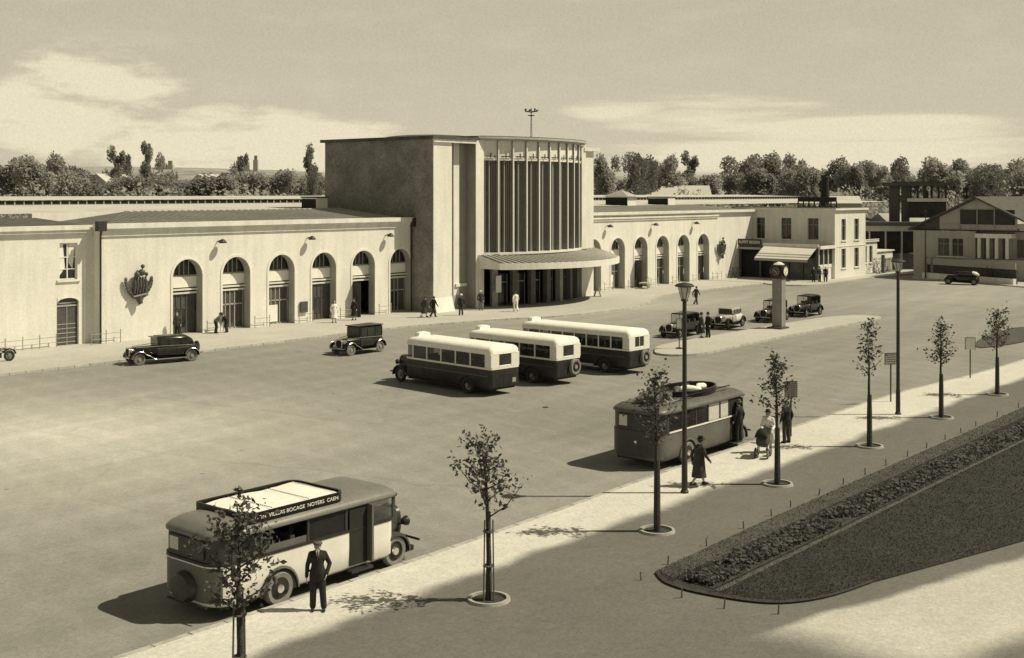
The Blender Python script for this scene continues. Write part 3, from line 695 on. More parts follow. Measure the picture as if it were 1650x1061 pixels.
# ------------------------------------------------------------------ tall hall
hl = thing('station_hall', 'tall station hall with curved finned window over a ribbed entrance canopy', 'station hall', (0, 0, 0))
HX0, HX1, HY0, HY1 = 75.8, 98.9, 72.1, 85.8
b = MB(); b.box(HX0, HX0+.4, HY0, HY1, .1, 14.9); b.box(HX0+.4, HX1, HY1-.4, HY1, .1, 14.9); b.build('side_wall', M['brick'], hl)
MB().box(HX0+.003, 78.1, HY0-.06, HY0+.3, .1, 14.85).build('pilaster', M['plaster'], hl)
b = MB(); b.prof([(HY0-.05, .1), (HY0-.45, .1), (HY0-.08, 1.35)], HX0+.01, 78.1, 'x'); b.build('battered_plinth', M['stone'], hl)
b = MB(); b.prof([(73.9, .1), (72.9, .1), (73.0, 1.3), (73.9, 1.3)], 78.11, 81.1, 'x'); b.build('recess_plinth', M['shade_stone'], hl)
b = MB(); b.box(78.1, 81.1, 73.9, 74.3, .1, 14.8); b.build('recess_wall', M['shade_stone'], hl)  # recess shade painted into the wall colour, as on the plinth
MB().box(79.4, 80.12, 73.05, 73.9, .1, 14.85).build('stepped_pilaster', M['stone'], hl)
MB().box(80.12, 81.1, 73.07, 73.9, .1, 14.85).build('pilaster_painted_shade', M['shade_stone'], hl)  # rest of the pilaster, bay pier's shadow painted into its colour
b = MB(); b.tube([(78.55, 73.75, .2), (78.55, 73.75, 14.6)], .08, 8); b.build('rainwater_pipe', M['lamp_post'], hl)
b = MB(); b.box(78.2, 79.3, 73.75, 73.9, 2.0, 2.4); b.box(79.6, 81, 72.9, 73.05, 2.05, 2.3); b.build('ledge', M['stone'], hl)
b = MB(); b.box(97.0, HX1, 72.1, 74.6, .1, 14.4); b.box(97.0, HX1, 74.6, 85.4, 8.0, 14.4); b.build('right_wall', M['plaster'], hl)
b = MB(); b.box(96.9, HX1+.6, 71.7, 85, 14.4, 14.75); b.build('right_eave', M['cornice'], hl)
# main roof slab, low domes
b = MB(); b.box(HX0-.35, 81.2, HY0-.35, HY1+.3, 14.9, 15.16); b.box(81.2, 96.6, 73.5, HY1+.3, 14.9, 15.16); b.build('roof_slab', M['roof_dark'], hl)
MB().box(HX0-.1, 81.1, HY0-.25, HY0-.06, 14.62, 14.9).build('fascia', M['cornice'], hl)
b = MB()
for (cx, cy, rx, ry, h) in ((83.5, 79.2, 5.8, 4.6, .55), (80.2, 77.5, 2.4, 3.2, .32), (90.5, 80, 4.5, 4.5, .4)):
    R = []
    for i in range(6):
        t = PI/2*i/5; R.append([(cx+rx*math.cos(t)*math.cos(2*PI*k/24), cy+ry*math.cos(t)*math.sin(2*PI*k/24), 15.15+h*math.sin(t)) for k in range(24)])
    b.loft(R, True)
b.build('roof_dome', M['roof_dark'], hl, 40)
# curved window bay
BA, BB, BY, BS = 82.1, 96.9, 72.0, 1.8
ch = (BB-BA)/2; RR = (ch*ch+BS*BS)/(2*BS); AL = math.asin(ch/RR); CX, CYc = (BA+BB)/2, BY+RR-BS
def bay(t, d=0): a = -AL+2*AL*t; return (CX+(RR-d)*math.sin(a), CYc-(RR-d)*math.cos(a))
def band(b, z0, z1, d0, d1, t0=0, t1=1, n=40):
    rings = []
    for i in range(n+1):
        t = t0+(t1-t0)*i/n; o, q = bay(t, d0), bay(t, d1)
        rings.append([(o[0], o[1], z0), (o[0], o[1], z1), (q[0], q[1], z1), (q[0], q[1], z0)])
    b.loft(rings, True); return b
wb = band(MB(), 4.9, 13.25, .62, .7).build('curved_window', M['glass_hall'], hl)
band(MB(), 13.4, 15.0, .16, .24).build('upper_panel', M['plaster'], wb)
band(MB(), 13.2, 13.42, .1, .7).build('ledge', M['plaster'], wb)
band(MB(), 4.75, 4.95, -.05, .7).build('sill', M['plaster'], wb)
for i in range(1, 10):
    t = i/10; a = -AL+2*AL*t; o = bay(t, 0); b = MB()
    b.box(-.075, .075, 0, .62, 4.9, 14.95, rot=a, at=(o[0], o[1], 0)); fi = b.build('fin', M['fin'], wb); MB().box(-.055, .085, -.03, -.001, 4.95, 14.9, rot=a, at=(o[0], o[1], 0)).build('fin_sunlit_strip', M['plaster'], fi)  # pale front strip paints the sunlit edge of each darkened fin
for i in range(10):
    t = (i+.5)/10; a = -AL+2*AL*t; o = bay(t, .28); b = MB()
    b.box(-.045, .045, 0, .34, 4.9, 13.6, rot=a, at=(o[0], o[1], 0)); b.build('mullion', M['fin2'], wb)
    for q in (.13, .29, .71, .87):
        t2 = (i+q)/10; o2 = bay(t2, .45); MB().box(-.04, .04, 0, .16, 4.9, 13.2, rot=-AL+2*AL*t2, at=(o2[0], o2[1], 0)).build('glazing_bar', M['fin2'], wb)
for i in range(10):
    t = (i+.5)/10; o = bay(t, .0); b = MB(); b.box(-.5, .5, 0, .05, 13.52, 13.6, rot=-AL+2*AL*t, at=(o[0], o[1], 0)); b.box(-.04, .04, -.03, .03, 13.42, 13.85, rot=-AL+2*AL*t, at=(o[0], o[1], 0))
    b.build('ledge_rail', M['iron'], wb)
MB().box(81.12, 82.2, 71.95, 73.9, .1, 15.0).build('bay_pier', M['plaster'], wb)
MB().box(81.1, 81.119, 71.97, 73.9, .1, 14.98).build('bay_pier_shade_sheet', M['shade_stone'], wb)  # thin dark sheet painting the shade on the pier's side
b = MB(); b.box(96.55, 97.2, 71.8, 73.9, .1, 14.9); b.build('bay_pier', M['render_grey'], wb)
b = MB(); band(b, 14.98, 15.12, -.22, 2.2, -.02, 1.02); band(b, 15.12, 15.3, -.42, 2.2, -.035, 1.035); b.build('roof_edge', M['roof_far'], wb)
b = MB(); P0 = [bay(i/24, -.4) for i in range(25)]; b.prism(P0+[(97.1, 74.5), (81.0, 74.5)], 15.3, 15.36); b.build('bay_roof', M['roof_dark'], wb)
# canopy
CA, CB, CY0, CS = 81.4, 99.3, 69.4, 3.5
cch = (CB-CA)/2; CR = (cch*cch+CS*CS)/(2*CS); CAL = math.asin(cch/CR); ccx, ccy = (CA+CB)/2, CY0+CR-CS
def can(t, d=0): a = -CAL+2*CAL*t; return (ccx+(CR-d)*math.sin(a), ccy-(CR-d)*math.cos(a))
cp = MB(); rings = []
for i in range(41):
    o, q = can(i/40), can(i/40, .22); rings.append([(o[0], o[1], 3.58), (o[0], o[1], 4.12), (q[0], q[1], 4.12), (q[0], q[1], 3.58)])
cp.loft(rings, True)
cpo = cp.build('canopy', M['plaster'], hl)
for X_ in (CA, CB):
    MB().add([(X_, 69.4, 3.6), (X_, 73.6, 3.6), (X_, 73.6, 4.85), (X_, 71.9, 4.8), (X_, 69.4, 4.12)], [(0, 1, 2, 3, 4)]).build('canopy_side', M['render_grey'], cpo)
b = MB(); top = []; bot = []
for i in range(31):
    t = i/30; o = can(t, .1); x = CA+(CB-CA)*t; yb = 72.2
    top.append((o, (x, yb)))
vs = []; fs = []
for i, (o, q) in enumerate(top): vs += [(o[0], o[1], 4.06), (q[0], q[1], 4.84), (o[0], o[1], 3.62), (q[0], q[1]+1.6, 3.62)]
for i in range(30): k = 4*i; fs += [(k, k+4, k+5, k+1), (k+2, k+3, k+7, k+6)]
b.add(vs, fs); b.build('canopy_roof', M['roof_dark'], cpo)
b = MB()
for i in range(1, 31):
    t = i/31; o = can(t, .12); x = CA+(CB-CA)*t; b.tube([(o[0], o[1], 4.12), (x, 72.2, 4.88)], .045, 4)
b.build('canopy_rib', M['plaster'], cpo)
for i in range(9): x = 83.1+i*1.6; MB().box(x, x+.7, 71.3, 71.8, 4.66, 4.82).build('rooflight', M['roof_dark'], cpo)
# entrance under the canopy
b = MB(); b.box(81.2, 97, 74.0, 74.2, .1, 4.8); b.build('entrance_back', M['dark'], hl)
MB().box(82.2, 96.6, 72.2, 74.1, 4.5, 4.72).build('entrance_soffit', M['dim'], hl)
for i in range(7):
    t = (i+.6)/7.2; o = bay(t, .35)
    MB().box(-.28, .28, -.2, .3, .1, 4.6, rot=-AL+2*AL*t, at=(o[0], o[1], 0)).build('entrance_pier', mat('entrance_pier_%d' % i, .32 if i in (0, 4) else .12, .7, .2, 2), hl)
for i in range(7):
    t = (i+1.05)/7.2; o = bay(min(t, .97), 1.0)
    d = MB().box(-.75, .75, 0, .06, .1, 3.0, rot=-AL+2*AL*t, at=(o[0], o[1], 0)).build('entrance_door', M['glass'], hl)
    b = MB()
    for x in (-.75, -.02, .72): b.box(x, x+.05, -.05, 0, .1, 3.0, rot=-AL+2*AL*t, at=(o[0], o[1], 0))
    b.box(-.75, .77, -.05, 0, 2.2, 2.28, rot=-AL+2*AL*t, at=(o[0], o[1], 0)); b.build('door_frame', M['frame'], d)
MB().box(83.0, 83.7, 71.2, 71.26, 1.4, 2.9).build('poster', M['panel'], hl)
# roof mast
ms = thing('lighting_mast', 'thin mast with a crown of small floodlights on the hall roof', 'mast', (98.2, 79.5, 14.9))
b = MB(); b.tube([(-.14, 0, 0), (-.06, 0, 3.0)], .03, 5); b.tube([(.14, 0, 0), (.06, 0, 3.0)], .03, 5)
for k in range(8): b.tube([(-.13+.01*k, 0, .3*k+.2), (.13-.01*k, 0, .3*k+.35)], .018, 4)
b.tube([(0, 0, 3.0), (0, 0, 4.1)], .05, 6); b.build('lattice_pole', M['iron'], ms)
b = MB()
for z, r in ((3.35, .35), (3.75, .62)):
    for k in range(8): b.tube([(r*math.cos(k*PI/4), r*math.sin(k*PI/4), z), (r*math.cos((k+1)*PI/4), r*math.sin((k+1)*PI/4), z)], .03, 4)
    for k in range(4): b.tube([(0, 0, z-.1), (r*math.cos(k*PI/2), r*math.sin(k*PI/2), z)], .025, 4)
cr = b.build('crown_ring', M['iron'], ms)
for k in range(7):
    a = k*2*PI/7; MB().lathe([(.05, .18), (.13, .05), (.13, 0)], (.62*math.cos(a), .62*math.sin(a), 3.78+(.1 if k % 2 else 0)), 8).build('floodlight', M['lamp_post'], cr)

# ------------------------------------------------------------------ station roofs behind
pr = thing('platform_roof', 'long pale platform roof with a dark slatted edge behind the station', 'platform roof', (0, 0, 0))
b = MB(); b.add([(15, 84, 8.8), (200, 84, 8.8), (200, 99.5, 9.24), (15, 99.5, 9.24)], [(0, 1, 2, 3)]); b.build('low_roof', M['roof_light'], pr)
MB().box(15, 200, 100, 100.3, 9.24, 9.62).build('valance', M['dim'], pr)
b = MB(); x = 15
while x < 200: b.box(x, x+.12, 99.93, 100, 9.26, 9.58); x += .85
b.box(15, 200, 99.9, 100, 9.2, 9.27); b.build('valance_slat', M['roof_far'], pr)
b = MB(); b.add([(15, 99.8, 9.66), (200, 99.8, 9.66), (200, 113, 9.95), (15, 113, 9.95)], [(0, 1, 2, 3)]); b.build('upper_roof', M['roof_light'], pr)
MB().box(15, 200, 99.85, 113, 8.9, 9.2).build('roof_beam', M['dark'], pr)
def rvent(x, y, wx, wy, z0, z1, label, cap=False):
    t = thing('roof_ventilator', label, 'ventilator', (x, y, z0))
    MB().box(-wx/2, wx/2, -wy/2, wy/2, 0, z1-z0).build('casing', M['panel'], t)
    MB().box(-wx/2-.01, -wx/2+.12, -wy/2+.05, wy/2, .05, z1-z0-.1).build('louvre', M['dark'], t)
    if cap: b = MB(); b.add([(-wx/2-.3, -wy/2-.3, z1-z0), (wx/2+.3, -wy/2-.3, z1-z0), (wx/2+.3, wy/2+.3, z1-z0), (-wx/2-.3, wy/2+.3, z1-z0), (0, 0, z1-z0+.8)], [(0, 1, 4), (1, 2, 4), (2, 3, 4), (3, 0, 4), (0, 3, 2, 1)]); b.build('cap_roof', M['roof_far'], t)
    else: MB().box(-wx/2-.08, wx/2+.08, -wy/2-.08, wy/2+.08, z1-z0, z1-z0+.12).build('cap_slab', M['roof_dark'], t)
rvent(73.5, 84.6, 1.3, 2.0, 8.7, 9.85, 'white roof box with a dark louvred side on the left wing, against the hall')
rvent(121.6, 84.6, 1.8, 3.2, 8.7, 9.85, 'boxy roof ventilator with a pyramid cap on the right wing', True)
rvent(130.5, 84.6, 1.6, 3.0, 8.7, 9.7, 'boxy flat-topped roof ventilator on the right wing, right of the capped one')

# ------------------------------------------------------------------ cafe block
cf = thing('cafe_building', 'two storey station cafe block with dark windows and a rooftop sign frame', 'building', (0, 0, 0))
CXX, CY = 136.0, 63.9; CX1 = 144.6
wl = [(73.1, 74.3, 4.7, 7.25), (69.55, 70.9, 4.7, 7.25), (66.0, 67.4, 4.7, 7.25)]
wf = [(137.8, 139.0, 4.6, 7.15), (141.4, 142.7, 4.6, 7.15), (137.8, 139.0, 1.3, 3.6), (141.4, 142.7, 1.3, 3.6)]
b = MB(); PX = plane_x(CXX); wall_holes(b, CY, 77, .1, 8.1, wl, PX); [reveal(b, h, PX, .25) for h in wl]
b.build('side_wall', M['render_grey'], cf)
b = MB(); PY = plane_y(CY); wall_holes(b, CXX, CX1, .1, 8.1, wf, PY); [reveal(b, h, PY, .25) for h in wf]
b.box(CX1-.02, CX1, CY+.01, 77, .1, 8.1); b.build('front_wall', M['plaster'], cf)
b = MB(); b.box(CXX-.12, CX1+.12, CY-.12, 77, 8.1, 8.22); b.box(CXX-.28, CX1+.28, CY-.28, 77, 8.22, 8.45); b.box(CXX-.05, CX1+.05, CY-.05, CY, 3.85, 3.95); b.build('cornice', M['cornice'], cf)
MB().box(CXX, CX1, CY, 77, 8.46, 8.5).build('roof', M['roof_dark'], cf)
def casement(b0, h, P, dd=.2):
    u0, u1, z0, z1 = h
    g = MB().add([P(u0, z0, .24), P(u1, z0, .24), P(u1, z1, .24), P(u0, z1, .24)], [(0, 1, 2, 3)]).build('window', M['glass'], b0)
    b = MB()
    def bar(a0, a1, c0, c1):
        p, q = P(a0, c0, .15), P(a1, c1, .21)
        b.box(min(p[0], q[0]), max(p[0], q[0]), min(p[1], q[1]), max(p[1], q[1]), min(p[2], q[2]), max(p[2], q[2]))
    bar(u0, u0+.07, z0, z1); bar(u1-.07, u1, z0, z1); m_ = (u0+u1)/2; bar(m_-.03, m_+.03, z0, z1); bar(u0, u1, z0+(z1-z0)*.68, z0+(z1-z0)*.68+.05)
    b.build('window_frame', M['steel'], g)
    s = MB(); p, q = P(u0-.12, z0-.13, -.12), P(u1+.12, z0-.01, .1)
    s.box(min(p[0], q[0]), max(p[0], q[0]), min(p[1], q[1]), max(p[1], q[1]), z0-.13, z0-.01); s.build('sill', M['stone'], g)
for h in wl: casement(cf, h, PX)
for h in wf: casement(cf, h, PY)
# rooftop sign frame
rs = thing('rooftop_sign', 'dark rooftop sign frame with rounded openings on the cafe roof edge', 'sign', (CXX+.6, 0, 8.5))
MB().box(0, .12, 64.0, 69.0, .72, 1.28).build('sign_panel', M['dark'], rs)
b = MB(); y = 64.0
while y < 69.05: b.box(0, .1, y-.07, y+.07, 0, .75); b.box(.1, 1.0, y-.03, y+.03, .03, .08); y += .71
b.build('post', M['iron'], rs)
b = MB()
for k in range(7):
    yc = 64.36+.71*k
    b.loft([[(0, yc+.24*math.cos(a*PI/8+PI), .42+.22*math.sin(a*PI/8+PI)-.05), (0, yc+.31*math.cos(a*PI/8+PI), .42+.34*math.sin(a*PI/8+PI)-.05), (.08, yc+.31*math.cos(a*PI/8+PI), .42+.34*math.sin(a*PI/8+PI)-.05), (.08, yc+.24*math.cos(a*PI/8+PI), .42+.22*math.sin(a*PI/8+PI)-.05)] for a in range(9)], True)
b.build('curved_bracket', M['iron'], rs)
# buffet extension on the side
bf = thing('buffet_pavilion', 'dark single storey buffet pavilion with sign fascia and pale awning, beside the cafe block', 'buffet', (0, 0, 0))
BX = 132.2
b = MB(); b.box(BX+.5, CXX-.02, 64.9, 74.5, .1, 3.5); b.build('back_wall', M['dark'], bf)
for y in (64.3, 66.1, 67.9, 69.7, 71.6, 74.3): MB().box(BX, BX+.22, y, y+.22, .1, 3.7).build('post', M['door'], bf)
for (a, c) in ((64.55, 66.05), (66.35, 67.85), (68.15, 69.65)): MB().box(BX+.12, BX+.16, a, c, .9, 3.0).build('shop_window', M['glass'], bf); MB().box(BX+.08, BX+.2, a, c, .1, .9).build('stall_riser', M['door'], bf)
MB().box(BX-.1, CXX-.02, 64.1, 74.55, 3.7, 3.95).build('roof', M['roof_dark'], bf)
MB().box(BX-.25, BX-.1, 64.05, 71.2, 3.95, 4.28).build('fascia', M['cornice'], bf)
MB().box(BX-.25, CXX+.2, 63.75, 64.05, 3.75, 4.1).build('front_fascia', M['cornice'], bf)
sg = MB().box(BX-.42, BX-.3, 71.3, 74.5, 3.95, 4.75).build('sign_fascia', M['dim'], bf)
MB().box(BX-.4, BX-.1, 71.3, 74.5, 3.5, 3.72).build('lower_fascia', M['sign'], bf)
text_mesh('BUFFET REGION', .5, M['sign_white'], sg, (BX-.44, 72.9, 4.35), (PI/2, 0, -PI/2), ext=.012, xs=.78)
# awning
b = MB(); b.add([(BX-.12, 71.0, 4.1), (BX-.12, 64.2, 4.0), (129.5, 64.2, 2.62), (129.5, 71.0, 2.66)], [(0, 1, 2, 3)]); aw = b.build('awning', M['awning'], bf)
b = MB()
for (fr, wd) in ((.62, .07), (.8, .03)):
    x0 = BX-.12+(129.5-BX+.12)*fr; z0 = 4.1-1.44*fr; x1 = x0-.2; z1 = z0-.1
    b.add([(x0, 70.99, z0+.012), (x0, 64.21, z0-.04+.012), (x1, 64.21, z1-.035), (x1, 70.99, z1+.015)], [(0, 1, 2, 3)])
b.build('awning_stripe', M['sign'], aw)
b = MB(); b.add([(129.5, 71.0, 2.66), (129.5, 64.2, 2.62), (129.48, 64.2, 2.32), (129.48, 71.0, 2.36)], [(0, 1, 2, 3)]); b.build('valance', M['sign'], aw)
b = MB(); b.tube([(BX, 70.9, 2.7), (129.52, 70.9, 2.66)], .03, 5); b.tube([(BX, 64.3, 2.7), (129.52, 64.3, 2.62)], .03, 5); b.build('awning_arm', M['iron'], aw)
# glazed front facing the square
MB().box(BX+.1, CXX-.02, 64.25, 64.3, .1, 1.5).build('front_panel', M['plaster'], bf)
for k in range(3):
    x = BX+.3+k*1.2; w_ = MB().box(x, x+1.05, 64.27, 64.31, 1.9, 3.6).build('front_window', M['glass'], bf); MB().box(x-.1, x+1.12, 64.2, 64.26, 1.5, 1.9).build('window_rail', M['plaster'], w_)
b = MB()
for k in range(4): x = BX+.2+k*1.2; b.box(x-.06, x+.06, 64.15, 64.25, .1, 3.7)
b.build('front_mullion', M['plaster'], bf)
# shrubs by the corner and cafe tables
def shrub(name, x, y, z, r, h, label, m, n=420, seed=1, group=None, leaf=.07, cat='shrub'):
    rnd = random.Random(seed); b = MB()
    for i in range(n):
        a = rnd.random()*2*PI; q = rnd.random()**.5; zz = rnd.random()
        rr = r*q*(1-.5*abs(zz-.4)); px_, py_, pz = rr*math.cos(a), rr*math.sin(a), .08+zz*h
        u = Vector((rnd.gauss(0, 1), rnd.gauss(0, 1), rnd.gauss(0, 1))).normalized()*leaf; v = u.orthogonal().normalized()*leaf*.7
        c = Vector((px_, py_, pz)); b.add([c-u, c+v, c+u, c-v], [(0, 1, 2, 3)])
    t = thing(name, label, cat, (x, y, z), 0, group)
    b.build('foliage', m, t)
    s = MB()
    for k in range(4): a = k*1.6; s.tube([(0, 0, 0), (r*.5*math.cos(a), r*.5*math.sin(a), h*.7)], .02, 4)
    s.build('stem', M['bark'], t); return t
shrub('shrub', 129.6, 73.6, .12, .9, 1.2, 'pale leafy shrub in the corner between the right wing and the buffet', M['grass'], 260, 3)
shrub('shrub', 148.0, 63.6, .12, 1.2, 1.9, 'dark round shrub in front of the small white annex', M['bed'], 500, 5)
shrub('shrub', 141.8, 47.4, .12, 1.0, 1.9, 'spiky dark shrub behind the small car at the low wall', M['bed'], 420, 6)
# small annex and gate lodge
sa = thing('white_annex', 'small white flat-roofed annex with two tall narrow windows right of the cafe block', 'annex', (0, 0, 0))
ha = [(146.3, 147.3, 1.5, 3.6), (148.0, 149.0, 1.5, 3.6), (144.8, 145.4, .1, 2.9)]
b = MB(); PN = plane_y(64.9); wall_holes(b, CX1, 150.4, .1, 4.1, ha, PN); [reveal(b, h, PN, .25) for h in ha]; b.box(150.38, 150.4, 64.91, 72, .1, 4.1); b.build('wall', M['plaster'], sa)
b = MB(); b.box(CX1, 150.6, 64.7, 72, 4.1, 4.2)
x = CX1+.1
while x < 150.5: b.box(x, x+.12, 64.72, 64.85, 4.2, 4.36); x += .3
b.box(CX1, 150.6, 64.7, 64.9, 4.36, 4.44); b.build('cornice', M['cornice'], sa)
for h in ha[:2]: casement(sa, h, PN)
MB().box(144.8, 145.4, 65.1, 65.15, .1, 2.9).build('door', M['door'], sa)
gl = thing('gate_lodge', 'low pale lodge wall beside dark gate bars right of the white annex', 'gate lodge', (0, 0, 0))
MB().box(150.6, 156, 65.2, 69, .1, 2.7).build('wall', M['render_grey'], gl); MB().box(150.5, 156.2, 65.0, 69.2, 2.7, 2.85).build('roof', M['cornice'], gl)
gt = thing('yard_gate', 'dark barred gate with two thick posts in front of the gate lodge', 'gate', (150.4, 63.9, .1))
b = MB()
for k in range(12): b.box(k*.4, k*.4+.07, 0, .07, 0, 1.9)
b.box(0, 4.5, .01, .06, .25, .33); b.box(0, 4.5, .01, .06, 1.6, 1.68); b.build('gate_bars', M['iron'], gt)
for x in (-.5, 4.7): MB().box(x, x+.35, -.1, .25, 0, 2.3).build('post', M['door'], gt)

# goods shed, rolling stock and yard beyond
gs = thing('goods_shed', 'long low goods shed with a dark overhanging roof behind the cafe', 'shed', (0, 0, 0))
b = MB(); b.prof([(84, 5.0), (84, 5.25), (88.5, 6.3), (93, 5.25), (93, 5.0)], 176, 215, 'x'); b.build('roof', M['roof_dark'], gs)
MB().box(176, 215, 83.8, 84, 4.35, 5.0).build('fascia', M['dim'], gs)
for x in range(178, 215, 5): MB().box(x, x+.35, 84.2, 84.6, 0, 4.6).build('column', M['iron'], gs)
MB().box(176, 215, 90, 90.3, 0, 5).build('back_wall', M['brick'], gs)
for k in range(3):
    t = thing('rail_wagon', ['pale covered rail wagon at the left end of the goods shed', 'dark covered rail wagon in the middle under the goods shed roof', 'grey rail wagon at the right end under the goods shed roof'][k], 'rail wagon', (184+k*10, 86.5, 0), 0, 'wagons at the goods shed')
    b = MB(); b.box(-4, 4, -1.3, 1.3, 1.1, 3.3); b.prof([(-1.35, 3.3), (-.8, 3.6), (0, 3.7), (.8, 3.6), (1.35, 3.3)], -4.1, 4.1); b.build('body', M[['frame', 'door', 'render_grey'][k]], t)
    for x in (-2.8, 2.8):
        for y in (-1, 1): MB().lathe([(.02, -.07), (.45, -.07), (.45, .07), (.02, .07)], (x, y, .5), 14, 'y').build('wheel', M['iron'], t)
    MB().box(-4, 4, -1, 1, .9, 1.1).build('frame', M['iron'], t)
# signal box on stilts
ys = thing('yard_shed', 'low dark open-sided shed roof between the gate lodge and the gabled shed', 'shed', (159.2, 66.8, 0), math.radians(-56))
MB().box(-5.5, 5.5, -2.0, 2.0, 5.9, 6.4).build('roof', M['roof_dark'], ys); MB().box(-5.5, 5.5, -1.9, -1.7, 5.2, 5.9).build('fascia', M['reveal'], ys)
MB().box(-5.4, 5.4, 1.6, 1.8, 0, 5.85).build('back_wall', M['dim'], ys)
for k in range(6): MB().box(-5.3+k*2.1, -5.1+k*2.1, -1.8, -1.6, 0, 5.2).build('post', M['frame'], ys)
MB().box(-5.2, 5.2, -1.2, .8, 0, 2.2).build('stacked_goods', M['luggage'], ys)
sb = thing('signal_box', 'raised signal box with a wide dark flat roof over a strip of windows', 'signal box', (165.3, 65.4, 0), math.radians(-70))
MB().box(-4.7, 4.7, -2.6, 2.6, 11.25, 11.7).build('roof', M['roof_dark'], sb)
MB().box(-3.4, 3.4, -1.2, 1.2, 11.66, 11.85).build('roof_top', M['roof_dark'], sb)
MB().box(-1.2, 3.6, -1.9, 1.9, 6.9, 9.1).build('lower_wall', M['dim'], sb)
MB().box(-1.4, 3.8, -2.2, 2.2, 9.1, 9.55).build('balcony', M['cornice'], sb)
MB().box(-3.8, -2.5, -1.5, 1.5, 3, 11.3).build('pier', M['door'], sb); MB().box(-2.2, -1.2, -1.5, 1.5, 3, 11.3).build('pier', M['door'], sb)
for k in range(6):
    x = -1.1+k*.9; MB().box(x, x+.3, -1.95, -1.8, 9.55, 11.35).build('window_post', M['iron'], sb)
MB().box(-1.1, 3.6, 1.7, 1.75, 9.55, 11.35).build('far_window', glass_mat('signal_glass', .15, .25), sb)
MB().box(.6, 1.3, -.3, .3, 9.5, 10.6).build('lever_cabinet', M['door'], sb)
# house and gabled shed at the right
hs = thing('yard_house', 'pale single storey house with paired dark windows and white porch columns, far right', 'house', (0, 0, 0))
HXW = 146.0
hh = [(54.0, 55.4, 2.75, 4.85), (52.35, 53.7, 2.75, 4.85)]
b = MB(); PH_ = plane_x(HXW); wall_holes(b, 51.0, 58.4, .1, 5.75, hh, PH_); [reveal(b, h, PH_, .2) for h in hh]
b.box(HXW+.01, 155, 58.38, 58.4, .1, 5.75); b.box(HXW+1.6, HXW+1.62, 42, 51, .1, 5.75); b.box(HXW+.002, HXW+1.6, 50.98, 51, .1, 5.75); b.build('wall', M['house_grey'], hs)
for h in hh: casement(hs, h, PH_)
for y in (50.6, 49.6, 48.6, 47.4): MB().box(HXW+.1, HXW+.4, y-.2, y+.12, 2.6, 5.0).build('column', M['plaster'], hs)
MB().box(HXW-.1, HXW+1.7, 46.8, 51.0, 5.0, 5.5).build('porch_beam', M['plaster'], hs)
for y in (50.1, 49.1, 48.0): MB().box(HXW+1.5, HXW+1.58, y-.25, y+.25, 2.5, 4.9).build('door', M['door'], hs)
MB().box(HXW+1.48, HXW+1.59, 45.6, 46.6, 2.8, 4.8).build('window', M['glass'], hs)
MB().box(HXW-.1, HXW+1.6, 42, 51, .1, 2.5).build('terrace', M['reveal'], hs)
gsd = thing('gabled_shed', 'large dark roofed gabled shed rising behind the yard house', 'shed', (0, 0, 0))
PKY, PKZ = 50.9, 9.7
b = MB(); b.add([(HXW+.6, 58.5, 5.85), (HXW+.6, 55.4, 5.85), (HXW+.6, 55.4, 7.45)], [(0, 1, 2)]); b.build('dark_gable_boarding', M['door'], gsd)
b = MB(); b.add([(HXW+.6, 55.4, 5.9), (HXW+.6, 46.3, 5.9), (HXW+.6, 46.3, 7.35), (HXW+.6, PKY, 9.6), (HXW+.6, 55.4, 7.4)], [(0, 1, 2, 3, 4)]); b.build('gable_wall', M['reveal'], gsd)
b = MB(); b.box(HXW+.5, HXW+.58, 46.6, 52.9, 6.5, 8.3); b.build('dark_gable_panel', M['dim'], gsd)
b = MB()
for y in (52.95, 50.9, 48.9): b.box(HXW+.46, HXW+.5, y-.05, y+.05, 5.9, 8.4)
b.box(HXW+.46, HXW+.5, 46.4, 55.3, 6.45, 6.55); b.build('batten', M['frame'], gsd)
b = MB(); b.prof([(59.0, 5.75), (59.0, 5.95), (PKY, 9.85), (43.2, 6.1), (43.2, 5.9), (PKY, 9.62)], HXW-.3, HXW+22, 'x'); b.build('roof', M['roof_dark'], gsd)
MB().box(HXW+.4, HXW+.75, 43.5, 59, 5.76, 5.9).build('eave_beam', M['iron'], gsd)
# boundary wall with a board and dark hedge
bw_ = thing('boundary_wall', 'low dark boundary wall carrying a long pale board, behind the small car far right', 'wall', (0, 0, 0))
def seg_box(b, p, q, th, z0, z1, off=0):
    d = (Vector(q)-Vector(p)); n = Vector((-d.y, d.x)).normalized(); p_, q_ = Vector(p)+n*off, Vector(q)+n*off
    return b.prism([tuple(p_), tuple(q_), tuple(q_+n*th), tuple(p_+n*th)], z0, z1)
wa, wb_ = (145.0, 56.6), (140.4, 44.5)
seg_box(MB(), wa, wb_, .25, .1, 1.75).build('dark_panel', M['dim'], bw_)
seg_box(MB(), wa, wb_, .12, 1.75, 2.5, -.1).build('long_board', M['sign'], bw_)
seg_box(MB(), wa, wb_, .5, .1, .75, -.45).build('pale_plinth', M['render_grey'], bw_)
for t_ in (.02, .09): x = wa[0]+(wb_[0]-wa[0])*t_; y = wa[1]+(wb_[1]-wa[1])*t_; MB().box(x-.15, x+.15, y-.15, y+.15, .1, 2.6).build('post', M['brick'], bw_)
kr = [(145.2, 58.2), (144.7, 57.3), (142.2, 52), (139.6, 46.2), (136, 38), (130, 26)]
kerbed('yard_pavement', list(kr)+[(170, 26), (170, 58.2)], .12, M['pave']); kerb_line('yard_kerb', list(reversed(kr)))
yl = thing('yard_pole', 'thin tall dark pole standing in front of the yard house', 'pole', (144.2, 56.2, .1))
MB().tube([(0, 0, 0), (0, 0, 8.3)], [.08, .05], 7).build('pole', M['iron'], yl); MB().box(-.25, .25, -.05, .05, 8.0, 8.1).build('crossbar', M['iron'], yl)
